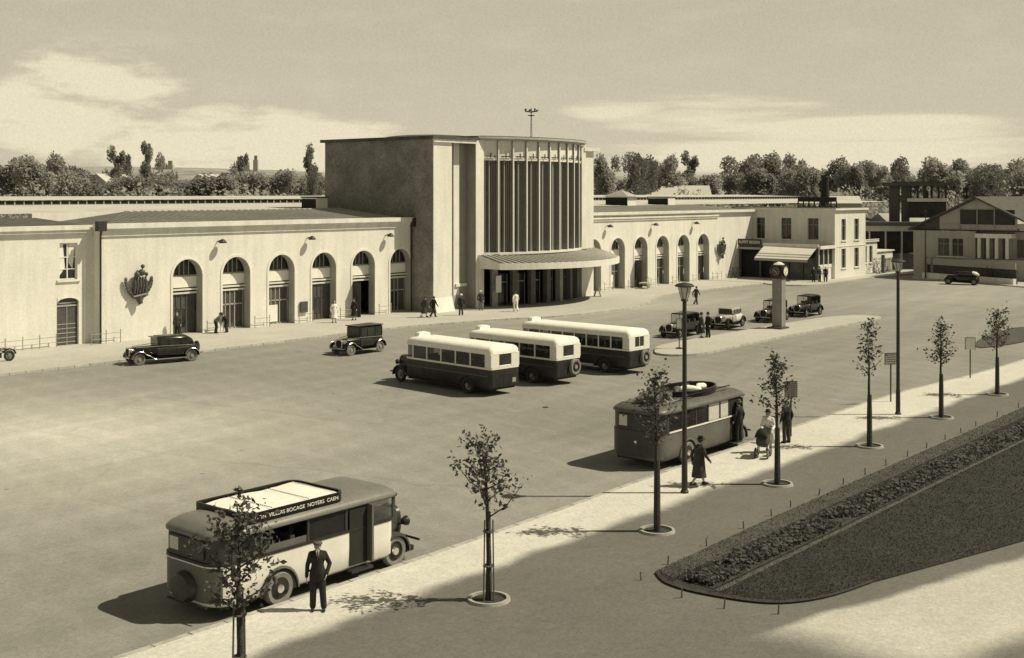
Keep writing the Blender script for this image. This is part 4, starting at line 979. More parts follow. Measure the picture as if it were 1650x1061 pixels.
# chimney and distant houses
chm = thing('factory_chimney', 'short dark chimney rising behind the cafe roof', 'chimney', (158.2, 75.8, 0))
MB().lathe([(.8, 0), (.62, 9), (.48, 12.7), (.3, 12.7)], seg=16).build('stack', M['dark'], chm); MB().lathe([(.52, 12.2), (.58, 12.3), (.58, 12.5), (.5, 12.55)], seg=16).build('band', M['iron'], chm)
def house(x, y, rz, L, W, H, RH, label, wm, rm):
    t = thing('distant_house', label, 'house', (x, y, 0), rz)
    w_ = MB().box(-L/2, L/2, -W/2, W/2, 0, H).build('wall', wm, t)
    MB().prof([(-W/2-.4, H-.05), (0, H+RH), (W/2+.4, H-.05)], -L/2-.3, L/2+.3).build('roof', rm, t)
    for k in range(max(2, int(L/3))):
        x_ = -L/2+1.5+k*3
        if x_ < L/2-.8: MB().box(x_-.45, x_+.45, -W/2-.03, -W/2, H-2.2, H-.9).build('window', M['dim'], t)
house(216, 137, -.9, 14, 9, 9.2, 2.6, 'pale roofed long house among the trees above the cafe sign', M['haze_wall'], M['roof_light'])
house(216, 100.2, -.9, 6, 5, 8.4, 1.3, 'pale hip-like roofed house just right of the dark chimney', M['haze_wall'], M['roof_light'])
house(196, 76, -.8, 16, 8, 5.6, 1.4, 'low pale building between the chimney and the signal box', M['render_grey'], M['roof_far'])
house(213, 70, -.8, 20, 9, 5.2, 1.4, 'long grey building behind the signal box', M['reveal'], M['roof_far'])
house(232, 64, -.7, 16, 9, 8.4, 2.4, 'light roofed building behind the gabled shed', M['haze_wall'], M['roof_light'])
house(152, 203, .1, 12, 8, 11, 3, 'small pale gabled house among the trees on the left', M['haze_wall'], M['roof_light'])
house(168, 190, .1, 10, 7, 10, 2.4, 'pale low house beside bushes left of the hall', M['haze_wall'], M['roof_far'])
house(134, 214, .3, 8, 7, 11.5, 2.5, 'tiny pale house between the leftmost trees', M['haze_wall'], M['roof_light'])

# hills
def hill(name, d, pts, m):
    b = MB(); top = []
    f, nrm = Vector((CP, SP)), Vector((SP, -CP))
    vs = []
    for s_, h in pts:
        p = f*d+nrm*s_; q = f*(d+260)+nrm*s_*1.2; r = f*(d-330)+nrm*s_*.8
        vs += [(r.x, r.y, 0), (p.x, p.y, h), (q.x, q.y, h*1.04)]
    fs = []
    for k in range(len(pts)-1): fs += [(3*k, 3*k+3, 3*k+4, 3*k+1), (3*k+1, 3*k+4, 3*k+5, 3*k+2)]
    b.add(vs, fs); return tag(b.build(name, m, smooth=80), kind='structure')
pts = [(-1400, 20), (-1000, 26), (-700, 31), (-560, 34), (-400, 36), (-250, 33), (-150, 29), (0, 27), (200, 27), (330, 25), (500, 22), (700, 20), (1000, 18), (1500, 16)]
pts = [(s_+random.uniform(-5, 5), h) for s_, h in spline(pts, 8)]
hill('far_hill', 1200, pts, M['hill'])
for k, (s_, h, w_) in enumerate([(-336, 44, 4), (-328, 42, 3), (-262, 46, 2.5), (-255, 45, 2.5), (-246, 47, 2.2)]):
    p = Vector((CP, SP))*1180+Vector((SP, -CP))*s_
    t = thing('distant_tower', ['leftmost pale distant tower block on the hill', 'shorter pale distant tower beside the leftmost one', 'first of three slender distant towers on the hill', 'middle of three slender distant towers on the hill', 'right hand and tallest of three slender distant towers'][k], 'tower', (p.x, p.y, 0), PHI)
    MB().box(-w_, w_, -w_, w_, 10, h-10+5).build('shaft', M['haze_wall'], t); MB().box(-w_*.6, w_*.6, -w_*.6, w_*.6, h-5, h-1).build('top', M['hill'], t)

# ------------------------------------------------------------------ background trees
def crown_mesh(kind, seed, m):
    rnd = random.Random(seed); b = MB()
    if kind == 0: blobs = [(rnd.gauss(0, .38), rnd.gauss(0, .38), rnd.uniform(.34, .88), rnd.uniform(.24, .40)) for _ in range(20)]
    elif kind == 1: blobs = [(rnd.gauss(0, .2), rnd.gauss(0, .2), .25+.71*i/15, .46*(1-.6*i/15)+rnd.uniform(-.05, .08)) for i in range(16)]
    else: blobs = [(rnd.gauss(0, .5), rnd.gauss(0, .5), rnd.uniform(.3, .8), rnd.uniform(.28, .42)) for _ in range(18)]
    for (cx, cy, cz, r) in blobs:
        rr = math.hypot(cx, cy)
        if kind != 1 and rr > .75: cx *= .75/rr; cy *= .75/rr
        zk = .32 if kind != 1 else .38
        for _ in range(300):
            v = Vector((rnd.gauss(0, 1), rnd.gauss(0, 1), rnd.gauss(0, 1))).normalized()
            q = r*(rnd.random()**.4)*rnd.uniform(.85, 1.12)
            c = Vector((cx+v.x*q, cy+v.y*q, cz+v.z*q*zk*(1.2 if kind == 2 else 1.0)))
            u = Vector((rnd.gauss(0, 1), rnd.gauss(0, 1), rnd.gauss(0, .5))).normalized()*rnd.uniform(.03, .055)
            w2 = u.orthogonal().normalized()*rnd.uniform(.03, .05); w2.z *= .35; u.z *= .35
            b.add([c-u, c+w2, c+u, c-w2], [(0, 1, 2, 3)])
    return b.mesh('crown', m)
def trunk_mesh(seed):
    rnd = random.Random(seed); b = MB()
    b.tube([(0, 0, 0), (.02, 0, .3), (.0, .02, .6)], [.05, .035, .02], 6)
    for k in range(7):
        a = k*2.4; z = .25+.06*k; b.tube([(0, 0, z), (.2*math.cos(a), .2*math.sin(a), z+.12), (.42*math.cos(a), .42*math.sin(a), z+.22)], [.02, .013, .006], 5)
    return b.mesh('trunk', M['bark_far'])
crowns = {k: [crown_mesh(k, 10*k+s_, M['leaf_far'] if s_ % 2 else M['leaf_far2']) for s_ in range(3)] for k in (0, 1, 2)}
trk = trunk_mesh(5)
TREES = [(115.8, 220.1, 17.4, 7.0, 0), (112.1, 201.1, 17.2, 6.1, 0), (127.8, 221.3, 18.5, 5.3, 0), (122.0, 204.9, 15.2, 5.2, 0), (110.3, 187.6, 13.5, 4.1, 2), (134.8, 213.0, 18.2, 3.6, 1), (147.3, 229.2, 18.3, 3.2, 1), (135.8, 204.0, 19.3, 3.1, 1), (113.9, 183.3, 12.5, 6.2, 2), (120.1, 183.7, 13.4, 5.3, 2), (135.0, 197.1, 13.6, 5.3, 2), (128.4, 181.6, 12.9, 6.5, 2), (135.1, 181.4, 14.4, 7.8, 0), (150.2, 194.6, 17.2, 2.7, 1), (141.3, 181.8, 13.1, 5.7, 2), (137.8, 170.4, 14.8, 6.5, 0), (150.0, 179.1, 13.3, 5.1, 2), (148.9, 172.6, 18.0, 3.0, 1), (159.3, 183.7, 14.7, 4.8, 0), (212.1, 151.6, 19.0, 4.7, 0), (229.8, 161.7, 14.0, 7.1, 2), (208.7, 140.1, 18.9, 5.3, 0), (215.9, 139.3, 18.7, 5.9, 0), (232.3, 143.0, 18.3, 4.1, 1), (224.8, 136.5, 15.0, 6.6, 0), (234.7, 132.5, 18.9, 7.5, 0), (220.3, 118.5, 18.8, 7.4, 0), (215.9, 108.2, 16.1, 5.9, 0), (255.0, 131.5, 19.5, 5.7, 0), (252.6, 118.8, 18.6, 6.0, 0), (246.1, 111.0, 17.5, 5.3, 0), (254.0, 109.4, 17.5, 5.9, 0), (262.0, 107.6, 18.6, 6.0, 0), (284.0, 112.4, 15.9, 7.3, 0), (258.4, 96.2, 18.3, 7.4, 0), (266.4, 94.5, 17.7, 6.7, 0), (253.9, 86.0, 16.5, 6.3, 0), (263.0, 83.0, 17.9, 7.7, 0), (249.1, 76.3, 15.3, 6.1, 0)]
KD = {0: 'broad round tree', 1: 'slender upright tree', 2: 'low bushy tree'}
nl = 0
for i, (x, y, h, wd, k) in enumerate(TREES):
    left = i < 19
    grp = 'trees beyond the rail yard, '+('left' if left else 'right')+' of the tall hall'
    t = thing('background_tree', '%s in the distant row beyond the station roofs, %s of the tall hall' % (KD[k], 'left' if left else 'right'), 'tree', (x, y, 0), i*1.7, grp+', '+KD[k])
    for nm, me in (('crown', crowns[k][i % 3]), ('trunk', trk)):
        o = bpy.data.objects.new(nm, me); COL.objects.link(o); o.parent = t
        hk = h*1.02 if k != 2 else h*1.12
        o.scale = (wd*(.80 if k == 0 else 1.0 if k == 1 else .95), wd*(.80 if k == 0 else 1.0 if k == 1 else .95), hk)
# scrub line filling the gaps behind the roofs
rnd = random.Random(8); b = MB()
for s0, s1, d0 in ((-105, -28, 196), (22, 110, 245)):
    for i in range(7000):
        s_ = rnd.uniform(s0, s1); d = d0+rnd.uniform(-8, 14); hh_ = 9.6+1.6*math.sin(s_*.4)+1.0*math.sin(s_*1.1+1)+rnd.gauss(0, .3)
        z = rnd.uniform(5, hh_); c = Vector((CP*d+SP*s_, SP*d-CP*s_, z)); u = Vector((rnd.gauss(0, 1), rnd.gauss(0, 1), rnd.gauss(0, 1))).normalized()*rnd.uniform(.25, .5); v = u.orthogonal().normalized()*rnd.uniform(.2, .45)
        b.add([c-u, c+v, c+u, c-v], [(0, 1, 2, 3)])
tag(b.build('scrub', M['leaf_far']), 'low tangled scrub filling the ground between the distant trees', 'scrub', kind='stuff')

# ------------------------------------------------------------------ street trees
def street_tree(x, y, H, seed, label, lean=-.1, cw=.55, c0=.5, stakes=True, n=620, ring=True):
    cw *= 1.2; n = int(n*.85)
    rnd = random.Random(seed); t = thing('street_tree', label, 'tree', (x, y, .12), 0, 'young street trees along the promenade')
    b = MB(); P = [(0, 0, 0), (.02, .01, H*.25), (-.02, .02, H*.5), (lean*.3, 0, H*.72), (lean*.6, .05, H*.93)]
    b.tube(P, [.085, .065, .05, .03, .012], 8)
    tips = []
    nb = 13
    for k in range(nb):
        f = c0+.02+(.44*(k/nb)); a = k*2.4+seed; z = H*f
        L = cw*(1.2-.75*((f-c0)/(1-c0)))*rnd.uniform(.7, 1.3); up = L*rnd.uniform(.55, 1.15)
        bx = lean*.6*max(0, (f-.5)*2)
        # keep the crown heavier on the side it leans to
        sx_ = math.cos(a)*L; sy_ = math.sin(a)*L
        m_ = (bx+sx_*.5, sy_*.5, z+up*.35); e = (bx+sx_, sy_, z+up)
        b.tube([(bx*.8, 0, z), m_, e], [.022, .014, .006], 5); tips.append(((bx*.8, 0, z), m_, e))
    b.build('trunk', M['bark'], t, 60)
    lf = MB()
    def leaf(c, s):
        d = Vector((rnd.gauss(0, 1), rnd.gauss(0, 1), rnd.gauss(-.2, .7))).normalized()*s; wv = d.cross(Vector((rnd.gauss(0, 1), rnd.gauss(0, 1), rnd.gauss(0, 1)))).normalized()*s*.62
        nn = d.cross(wv).normalized()*s*.18; c = Vector(c)
        lf.add([c-d, c-d*.1+wv+nn, c+d, c-d*.1-wv+nn, c+d*.1], [(0, 1, 4), (1, 2, 4), (2, 3, 4), (3, 0, 4)])
    for i in range(n):
        a_, m_, e = tips[rnd.randrange(nb)]; f = rnd.random()**.6
        if f < .5: p = Vector(a_).lerp(Vector(m_), f*2)
        else: p = Vector(m_).lerp(Vector(e), f*2-1)
        sp = .075+.05*f
        leaf(p+Vector((rnd.gauss(0, sp), rnd.gauss(0, sp), rnd.gauss(.02, sp))), rnd.uniform(.042, .085))
    for i in range(int(n*.2)):
        f = rnd.random(); leaf(Vector((lean*.5, 0, H*(.6+.4*f)))+Vector((rnd.gauss(0, .13*(1.3-f)), rnd.gauss(0, .13*(1.3-f)), rnd.gauss(0, .05))), rnd.uniform(.04, .075))
    lf.build('crown', M['leaf'], t)
    if stakes:
        b = MB()
        for (dx, dy) in ((.11, .05), (-.13, .02), (.02, -.12)):
            b.tube([(dx*1.25, dy*1.25, 0), (dx, dy, H*(.47 if dx != .11 else .5))], [.022, .018], 6)
        for z in (H*.2, H*.4): b.lathe([(.14, -.02), (.15, 0), (.14, .02)], (0, 0, z), 10)
        b.build('stake', M['stake'], t)
    else:
        b = MB(); b.tube([(.12, .03, 0), (.08, .03, H*.62)], [.03, .022], 6); b.build('stake', M['stake'], t)
        b = MB(); b.lathe([(.11, .02), (.10, H*.3), (.085, H*.44)], seg=10); b.build('bark_wrap', M['bark'], t)
    if ring:
        b = MB(); R = []
        for k in range(33):
            a = 2*PI*k/32; R.append([(.44*math.cos(a), .44*math.sin(a), 0), (.45*math.cos(a), .45*math.sin(a), .07), (.53*math.cos(a), .53*math.sin(a), .07), (.55*math.cos(a), .55*math.sin(a), 0)])
        b.loft(R, False); b.build('kerb_ring', M['ring'], t, 60)
        MB().lathe([(.44, 0), (.44, .012)], seg=24).build('soil', M['soil'], t)
    return t
TL = [(15.45, 20.05, 4.25, 3, 'young staked tree in front of the near coach, its base at the bottom edge', -.05, .62, .40, True, 900),
      (23.2, 20.15, 4.3, 5, 'young staked tree with a crown leaning left, on its own between the two coaches', -.38, .62, .46, True, 620),
      (31.15, 20.35, 4.95, 8, 'tallest young tree, beside the near lamp post and in front of the dark coach', -.2, .50, .50, False, 520),
      (38.85, 20.4, 4.5, 12, 'young tree in front of the man by the pram, its crown beside a sign board', -.25, .48, .52, False, 620),
      (47.0, 20.6, 4.75, 21, 'young tree left of the far lamp post, with a small high crown', -.12, .42, .60, False, 430),
      (55.1, 20.75, 4.5, 25, 'young tree right of the far lamp post, with a narrow crown', -.02, .42, .50, False, 520),
      (63.2, 20.95, 4.3, 33, 'rightmost young tree, at the right edge beyond the white sign', -.1, .55, .5, False, 600),
      (7.6, 19.9, 4.3, 41, 'young tree nearest the viewer, below the frame edge', -.1, .5, .5, True, 100)]
for a in TL[:-1]: street_tree(a[0], a[1], a[2], a[3], a[4], a[5], a[6], a[7], a[8], a[9])

# ------------------------------------------------------------------ lamps, signs, clock
def lamp(x, y, label):
    t = thing('street_lamp', label, 'street lamp', (x, y, .12), 0, 'tall street lamps on the promenade')
    MB().tube([(0, 0, 0), (0, 0, 1.1), (0, 0, 1.15), (0, 0, 6.55)], [.105, .10, .085, .07], 14).build('pole', M['lamp_post'], t, 40)
    MB().lathe([(.14, 0), (.14, .06), (.11, .1)], seg=14).build('base', M['lamp_post'], t)
    MB().lathe([(.07, 6.5), (.10, 6.6), (.22, 6.98), (.2, 7.0)], seg=20).build('lantern_glass', M['frosted'], t, 50)
    MB().lathe([(.2, 6.98), (.33, 7.0), (.34, 7.03), (.26, 7.09), (.05, 7.14)], seg=24).build('lamp_shade', M['lamp_post'], t, 30)
    b = MB()
    for k in range(6):
        a = k*PI/3; b.tube([(.09*math.cos(a), .09*math.sin(a), 6.52), (.225*math.cos(a), .225*math.sin(a), 6.99)], .012, 4)
    b.lathe([(.11, 6.5), (.13, 6.53), (.1, 6.58)], seg=14); b.build('lantern_frame', M['lamp_post'], t)
lamp(35.75, 22.25, 'near tall lamp post standing by the woman beside the dark coach'); lamp(54.7, 22.6, 'far tall lamp post standing between two young trees on the right')
def signpost(x, y, zt, w_, h_, rz, bm, label, lines=6, m2='ink', pole=.035, solid=True):
    t = thing('sign_post', label, 'sign', (x, y, .12), rz)
    MB().tube([(0, 0, 0), (0, 0, zt-h_+.02)], pole, 8).build('pole', M['iron'], t)
    bd = MB().box(-w_/2, w_/2, -.02, .02, zt-h_, zt).build('board', bm, t)
    b = MB(); rnd = random.Random(int(x*10))
    for k in range(lines):
        z = zt-h_*(.12+.8*k/max(1, lines-1)) if lines > 1 else zt-h_/2; x0 = -w_*.42+rnd.uniform(0, .05)
        while x0 < w_*.38: L = rnd.uniform(.03, .09); b.box(x0, min(x0+L, w_*.44), -.026, -.0205, z-.012, z+.016); x0 += L+.02
    if x0 != 0 and lines > 1: b.build('lettering', M[m2], bd)
    b = MB(); b.box(-w_/2-.02, w_/2+.02, -.025, .025, zt, zt+.025); b.box(-w_/2-.02, -w_/2, -.025, .025, zt-h_, zt); b.box(w_/2, w_/2+.02, -.025, .025, zt-h_, zt); b.build('board_frame', M['iron'], bd)
signpost(46.9, 24.0, 2.28, .5, .66, PHI-PI/2+.12, M['sign'], 'grey timetable board on a thin post, right of the man by the pram', 7)
signpost(57.8, 24.25, 2.35, .62, .55, PHI-PI/2+.3, M['sign'], 'striped information board on a thin post just left of the far lamp post', 5)
signpost(68.0, 24.0, 2.2, .52, .65, PHI-PI/2, M['sign_white'], 'pale blank-looking board on a thin post near the right edge', 1)
signpost(68.6, 43.1, 1.95, .35, .65, PHI-PI/2-.6, M['sign_white'], 'small taxi sign on a round foot on the near end of the traffic island', 2)
t = bpy.data.objects['sign_post.003']; MB().lathe([(.24, 0), (.24, .05), (.06, .1)], seg=14).build('foot', M['iron'], t)
ck = thing('clock_pylon', 'pale square pylon with a dark four-faced clock, on the traffic island', 'clock', (83.75, 43.85, .12))
MB().box(-.33, .33, -.4, .4, .12, 3.75).build('shaft', M['pylon'], ck, bevel=.02)
MB().box(-.75, .5, -.6, .6, 0, .12).build('base', M['door'], ck)
b = MB(); b.box(-.4, .4, -.47, .47, 3.75, 4.75); hd = b.build('clock_head', M['iron'], ck)
b = MB()
for (ax, c) in (('x', (-.41, 0, 4.3)), ('x', (.41, 0, 4.3)), ('y', (0, -.48, 4.3)), ('y', (0, .48, 4.3))):
    s_ = -1 if min(c[0], c[1]) < 0 else 1
    fc = MB().lathe([(.36, -.0), (.36, .07*s_), (.32, .09*s_)], c, 24, ax).build('clock_case', M['iron'], hd)
    MB().lathe([(.01, .085*s_), (.33, .085*s_), (.33, .10*s_), (.01, .10*s_)], c, 24, ax).build('clock_face', M['sign_white'] if (ax == 'y') else M['door'], hd)
    hb = MB()
    for k in range(12):
        a = k*PI/6; r0, r1 = .25, .3
        for r_ in (r0, r1): pass
        if ax == 'x': hb.tube([(c[0]+.105*s_, r0*math.sin(a), 4.3+r0*math.cos(a)), (c[0]+.105*s_, r1*math.sin(a), 4.3+r1*math.cos(a))], .012, 4)
        else: hb.tube([(r0*math.sin(a), c[1]+.105*s_, 4.3+r0*math.cos(a)), (r1*math.sin(a), c[1]+.105*s_, 4.3+r1*math.cos(a))], .012, 4)
    for a, L in ((1.2, .2), (-2.6, .27)):
        if ax == 'x': hb.tube([(c[0]+.11*s_, 0, 4.3), (c[0]+.11*s_, L*math.sin(a), 4.3+L*math.cos(a))], .018, 4)
        else: hb.tube([(0, c[1]+.11*s_, 4.3), (L*math.sin(a), c[1]+.11*s_, 4.3+L*math.cos(a))], .018, 4)
    hb.build('clock_hands', M['ink'] if ax == 'y' else M['sign_white'], hd)
b = MB(); b.lathe([(.4, 4.75), (.42, 4.8), (.2, 4.95), (.02, 5.0)], seg=16); b.build('cap', M['render_grey'], ck)
mh = MB().lathe([(.16, 0), (.16, .012), (.02, .012)], seg=20).build('manhole_cover', M['iron']); mh.location = (46.3, 36.6, 0); tag(mh, 'tiny round iron cover in the open square below the cream buses', 'manhole cover')

# ------------------------------------------------------------------ vehicles
def sring(x, w, z0, z1, e=4.0, n=20, y=0, squash=1.0):
    out = []
    for k in range(n):
        a = 2*PI*(k+.5)/n; c, s_ = math.cos(a), math.sin(a)
        yy = w*math.copysign(abs(c)**(2/e), c); zz = (z0+z1)/2+(z1-z0)/2*math.copysign(abs(s_)**(2/e), s_)
        out.append((x, y+yy, zz))
    return out
def wheel(parent, x, y, r=.36, wdt=.14, name='wheel', tyre='tyre', rim='rim', spoked=True, z=None, axis='y'):
    z = r if z is None else z
    b = MB(); R = r; rr = r*.66
    b.ringlathe([(rr, -wdt*.42), (R*.9, -wdt/2), (R, -wdt*.3), (R, wdt*.3), (R*.9, wdt/2), (rr, wdt*.42)], (x, y, z), 22, axis)
    wh = b.build(name, M[tyre], parent, 50)
    sgn = 1 if y >= 0 else -1
    if axis == 'x': sgn = -1
    b = MB(); o = [(rr+.005, -wdt*.2), (rr*.9, wdt*.15*sgn), (rr*.5, wdt*.1*sgn), (rr*.3, wdt*.45*sgn), (rr*.1, wdt*.5*sgn), (.01, wdt*.5*sgn)]
    b.lathe([(p[0], p[1]) for p in o], (x, y, z), 18, axis); ri = b.build('rim', M[rim], wh, 40)
    hb = MB(); hb.lathe([(rr*.42, wdt*.3*sgn), (rr*.36, wdt*.56*sgn), (.01, wdt*.6*sgn)], (x, y, z), 14, axis); hb.build('hub', M['chrome' if tyre == 'tyre_pale' else 'rim'], wh, 40)
    return wh
def fender(parent, x, y, r, w_, front_drop, back_to=None, m='car_dark', a0=-.1, a1=PI*1.02, trail=None, edge=None):
    """arched mudguard; trail = list of extra (x,z) points after the arc"""
    pts = [(x+r*math.cos(a0+(a1-a0)*k/12), .36+r*math.sin(a0+(a1-a0)*k/12)) for k in range(13)]
    if trail: pts += trail
    b = MB(); rings = []
    n = len(pts)
    for i, p in enumerate(pts):
        q0, q1 = pts[max(0, i-1)], pts[min(n-1, i+1)]; dx, dz = q1[0]-q0[0], q1[1]-q0[1]; L = math.hypot(dx, dz) or 1
        nx, nz = dz/L, -dx/L
        if nz*0+nx*(p[0]-x)+nz*(p[1]-.3) < 0: nx, nz = -nx, -nz
        sec = []
        for (u, v) in ((-.5, -.05), (-.46, .01), (-.25, .04), (.25, .04), (.46, .01), (.5, -.05), (.44, -.03), (0, .0), (-.44, -.03)):
            sec.append((p[0]+nx*v, y+w_*u, p[1]+nz*v))
        rings.append(sec)
    b.loft(rings, True)
    o = b.build('mudguard', M[m], parent, 50)
    if edge:
        s_ = 1 if y > 0 else -1
        MB().tube([(p[0], y+s_*w_*.5, p[1]) for p in pts], .022, 5).build('mudguard_trim', M[edge], o)
    return o
def make_car(name, label, cat, loc, rz, group=None, L=4.2, body='car_dark', guard='black', roof='car_dark', style='saloon', rear_body=None, tyre='tyre', trim=None, W=.70, h=1.58, top_open=False, spare='rear'):
    """1930s motor car, x forward, origin at ground under the middle"""
    t = thing(name, label, cat, loc, rz, group)
    xf, xr = L*.32, -L*.33
    xc = L*.10     # scuttle
    nose = L*.40; tail = -L*.44
    b = MB()
    rings = [sring(tail, W*.60, .52, .98, 3), sring(tail+.12, W*.86, .44, 1.03, 3.4), sring(tail+.6, W*.98, .40, 1.05, 4), sring(-L*.15, W, .38, 1.05, 4.5), sring(xc, W*.96, .38, 1.05, 4.5)]
    b.loft(rings, True); bd = b.build('body', M[body], t, 50)
    if rear_body:
        MB().loft([sring(-L*.30, W+.012, .46, 1.045, 5), sring(-L*.02, W+.012, .46, 1.045, 5)]).build('door_panel', M[rear_body], bd, 50)
    b = MB(); b.loft([sring(xc-.02, W*.93, .45, 1.06, 3.6), sring(xc+.25, W*.74, .47, 1.06, 3.2), sring(nose-.35, W*.50, .48, 1.04, 3.0), sring(nose, W*.42, .46, 1.00, 3.0)]); b.build('bonnet', M[body], t, 50)
    b = MB(); b.loft([sring(nose, W*.43, .42, 1.03, 3), sring(nose+.05, W*.45, .42, 1.05, 3), sring(nose+.09, W*.42, .44, 1.03, 3)]); rd = b.build('radiator_shell', M['chrome'], t, 50)
    MB().loft([sring(nose+.091, W*.35, .48, .97, 3), sring(nose+.1, W*.34, .49, .96, 3)]).build('radiator_grille', M['dark'], rd)
    b = MB()
    for k in range(5): b.box(xc+.35+k*.12, xc+.39+k*.12, -W*.74, W*.74, .68, .9) if False else None
    if style == 'saloon':
        rings = [sring(-L*.385, W*.52, 1.0, 1.18, 3), sring(-L*.35, W*.78, .98, 1.42, 3), sring(-L*.28, W*.88, .98, h-.03, 3.6), sring(-L*.12, W*.90, .98, h, 4), sring(xc-.18, W*.88, .98, h-.01, 4), sring(xc-.06, W*.84, .98, h-.07, 4)]
        cb = MB().loft(rings).build('cabin', M[roof], t, 50)
        # side windows, proud by a few millimetres
        for s_ in (-1, 1):
            for (a, c) in ((-L*.30, -L*.2), (-L*.185, -L*.055), (-L*.04, xc-.2)):
                wz0, wz1 = 1.10, h-.14
                MB().add([(a, s_*W*.905, wz0), (c, s_*W*.905, wz0), (c, s_*W*.90, wz1), (a+.04, s_*W*.895, wz1)], [(0, 1, 2, 3)]).build('side_window', M['glass'], cb)
        MB().add([(xc-.05, -W*.74, 1.08), (xc-.05, W*.74, 1.08), (xc-.055, W*.7, h-.13), (xc-.055, -W*.7, h-.13)], [(0, 1, 2, 3)]).build('windscreen', M['glass'], cb)
        MB().add([(-L*.372, -W*.3, 1.2), (-L*.372, W*.3, 1.2), (-L*.355, W*.28, 1.38), (-L*.355, -W*.28, 1.38)], [(0, 1, 2, 3)]).build('rear_window', M['glass'], cb)
        MB().box(xc-.08, xc+.12, -W*.8, W*.8, h-.1, h-.07).build('sun_visor', M['black'], cb)
    elif style == 'box':
        cb = MB().loft([sring(-L*.40, W*.86, 1.0, h, 8), sring(xc-.02, W*.86, 1.0, h+.02, 8)]).build('cabin', M[roof], t, 40)
        MB().loft([sring(-L*.42, W*.92, h, h+.07, 5), sring(xc+.12, W*.9, h+.02, h+.08, 5)]).build('roof', M[roof], cb, 40)
        for s_ in (-1, 1):
            for (a, c) in ((-L*.36, -L*.24), (-L*.21, -L*.07), (-L*.04, xc-.12)):
                MB().box(a, c, min(s_*W*.87, s_*W*.862), max(s_*W*.87, s_*W*.862), 1.1, h-.1).build('side_window', M['glass'], cb)
        MB().box(xc-.02, xc-.005, -W*.74, W*.74, 1.1, h-.1).build('windscreen', M['glass'], cb)
        MB().box(-L*.405, -L*.402, -W*.35, W*.35, 1.15, h-.15).build('rear_window', M['glass'], cb)
    else:   # tourer: open sides, folded or raised hood
        hood = MB().loft([sring(-L*.40, W*.80, h-.32, h-.06, 4), sring(-L*.25, W*.88, h-.14, h+.02, 4), sring(-L*.05, W*.88, h-.16, h-.04, 4), sring(xc-.05, W*.84, h-.12, h-.02, 4)]).build('hood', M[roof], t, 50)
        b = MB()
        for s_ in (-1, 1):
            for (a, z) in ((-L*.39, h-.2), (-L*.2, h-.1), (xc-.05, h-.1)): b.tube([(a+.03, s_*W*.84, 1.0), (a, s_*W*.84, z)], .02, 5)
        b.build('hood_frame', M['iron'], hood)
        MB().box(-L*.39, -L*.36, -W*.8, W*.8, 1.0, h-.2).build('hood_back', M[roof], hood)
        MB().box(xc-.03, xc, -W*.78, W*.78, 1.05, h-.1).build('windscreen', M['glass_clear'], t)
        for a in (-L*.28, -L*.08): MB().box(a, a+.14, -W*.75, W*.75, .8, 1.2).build('seat', M['seat'], t)
    if trim:
        b = MB()
        for s_ in (-1, 1): b.tube([(tail+.4, s_*W*.99, 1.03), (-L*.1, s_*W*1.01, 1.06), (xc, s_*W*.97, 1.07), (nose-.3, s_*W*.5, 1.03)], .022, 5)
        b.build('waist_trim', M[trim], bd)
    for s_ in (-1, 1):
        fender(t, xf, s_*W*.96, .46, .27, 0, m=guard, a0=.05, a1=PI*.80, trail=[(xf-.62, .52), (xf-.85, .36), (xf-1.0, .31)], edge=trim)
        fender(t, xr, s_*W*.96, .46, .26, 0, m=guard, a0=.25, a1=PI*1.0, edge=trim)
        rb = MB().box(xr+.38, xf-.9, s_*W*.96-.13, s_*W*.96+.13, .28, .32).build('running_board', M[guard], t)
        if trim: MB().box(xr+.38, xf-.9, s_*(W*.96+.132)-.012, s_*(W*.96+.132)+.012, .28, .33).build('board_trim', M[trim], rb)
        wheel(t, xf, s_*W*.94, tyre=tyre); wheel(t, xr, s_*W*.94, tyre=tyre)
        b = MB(); b.lathe([(.02, -.16), (.09, -.12), (.13, 0), (.13, .03), (.02, .045)], (nose-.02, s_*W*.60, .88), 14, 'x'); b.build('headlight', M['chrome'], t, 40)
    b = MB(); b.tube([(nose+.25, -W*.95, .45), (nose+.33, 0, .45), (nose+.25, W*.95, .45)], .03, 6); b.tube([(nose+.02, -.3, .42), (nose+.3, -.3, .45)], .02, 5); b.tube([(nose+.02, .3, .42), (nose+.3, .3, .45)], .02, 5); b.build('front_bumper', M['chrome'], t)
    b = MB(); b.tube([(tail-.16, -W*.8, .45), (tail-.2, 0, .45), (tail-.16, W*.8, .45)], .03, 6); b.build('rear_bumper', M['chrome'], t)
    MB().box(tail, nose, -.35, .35, .26, .44).build('chassis', M['dark'], t)
    if spare == 'rear': wheel(t, tail-.06, 0, .34, .15, name='spare_wheel', tyre='tyre', z=.80, axis='x')
    return t
def ptz(x, y): return (x, y, 0)
CG = 'cars parked along the taxi island'
make_car('parked_car', 'long black saloon with bright trim and pale wheels, driving past the left arches', 'car', (43.7, 64.35, 0), PI-.24, L=5.0, tyre='tyre_pale', trim='chrome', h=1.64, W=.76)
make_car('parked_car', 'boxy black taxi on the open square in front of the fifth arch', 'car', (54.3, 58.3, 0), PI+.02, L=4.0, style='box', h=1.72, W=.72, tyre='tyre_pale', trim='chrome', roof='black')
make_car('taxi', 'dark open tourer with its hood up, nearest the small taxi sign', 'car', (75.7, 47.4, 0), PI+.06, CG, L=4.3, style='tourer', body='car_dark', roof='black', h=1.68, guard='car_dark', tyre='tyre')
make_car('taxi', 'grey saloon with a white door and pale roof, second on the taxi island', 'car', (82.6, 47.6, 0), PI+.12, CG, L=4.2, body='car_grey', rear_body='car_pale', roof='car_grey', guard='car_dark', h=1.55)
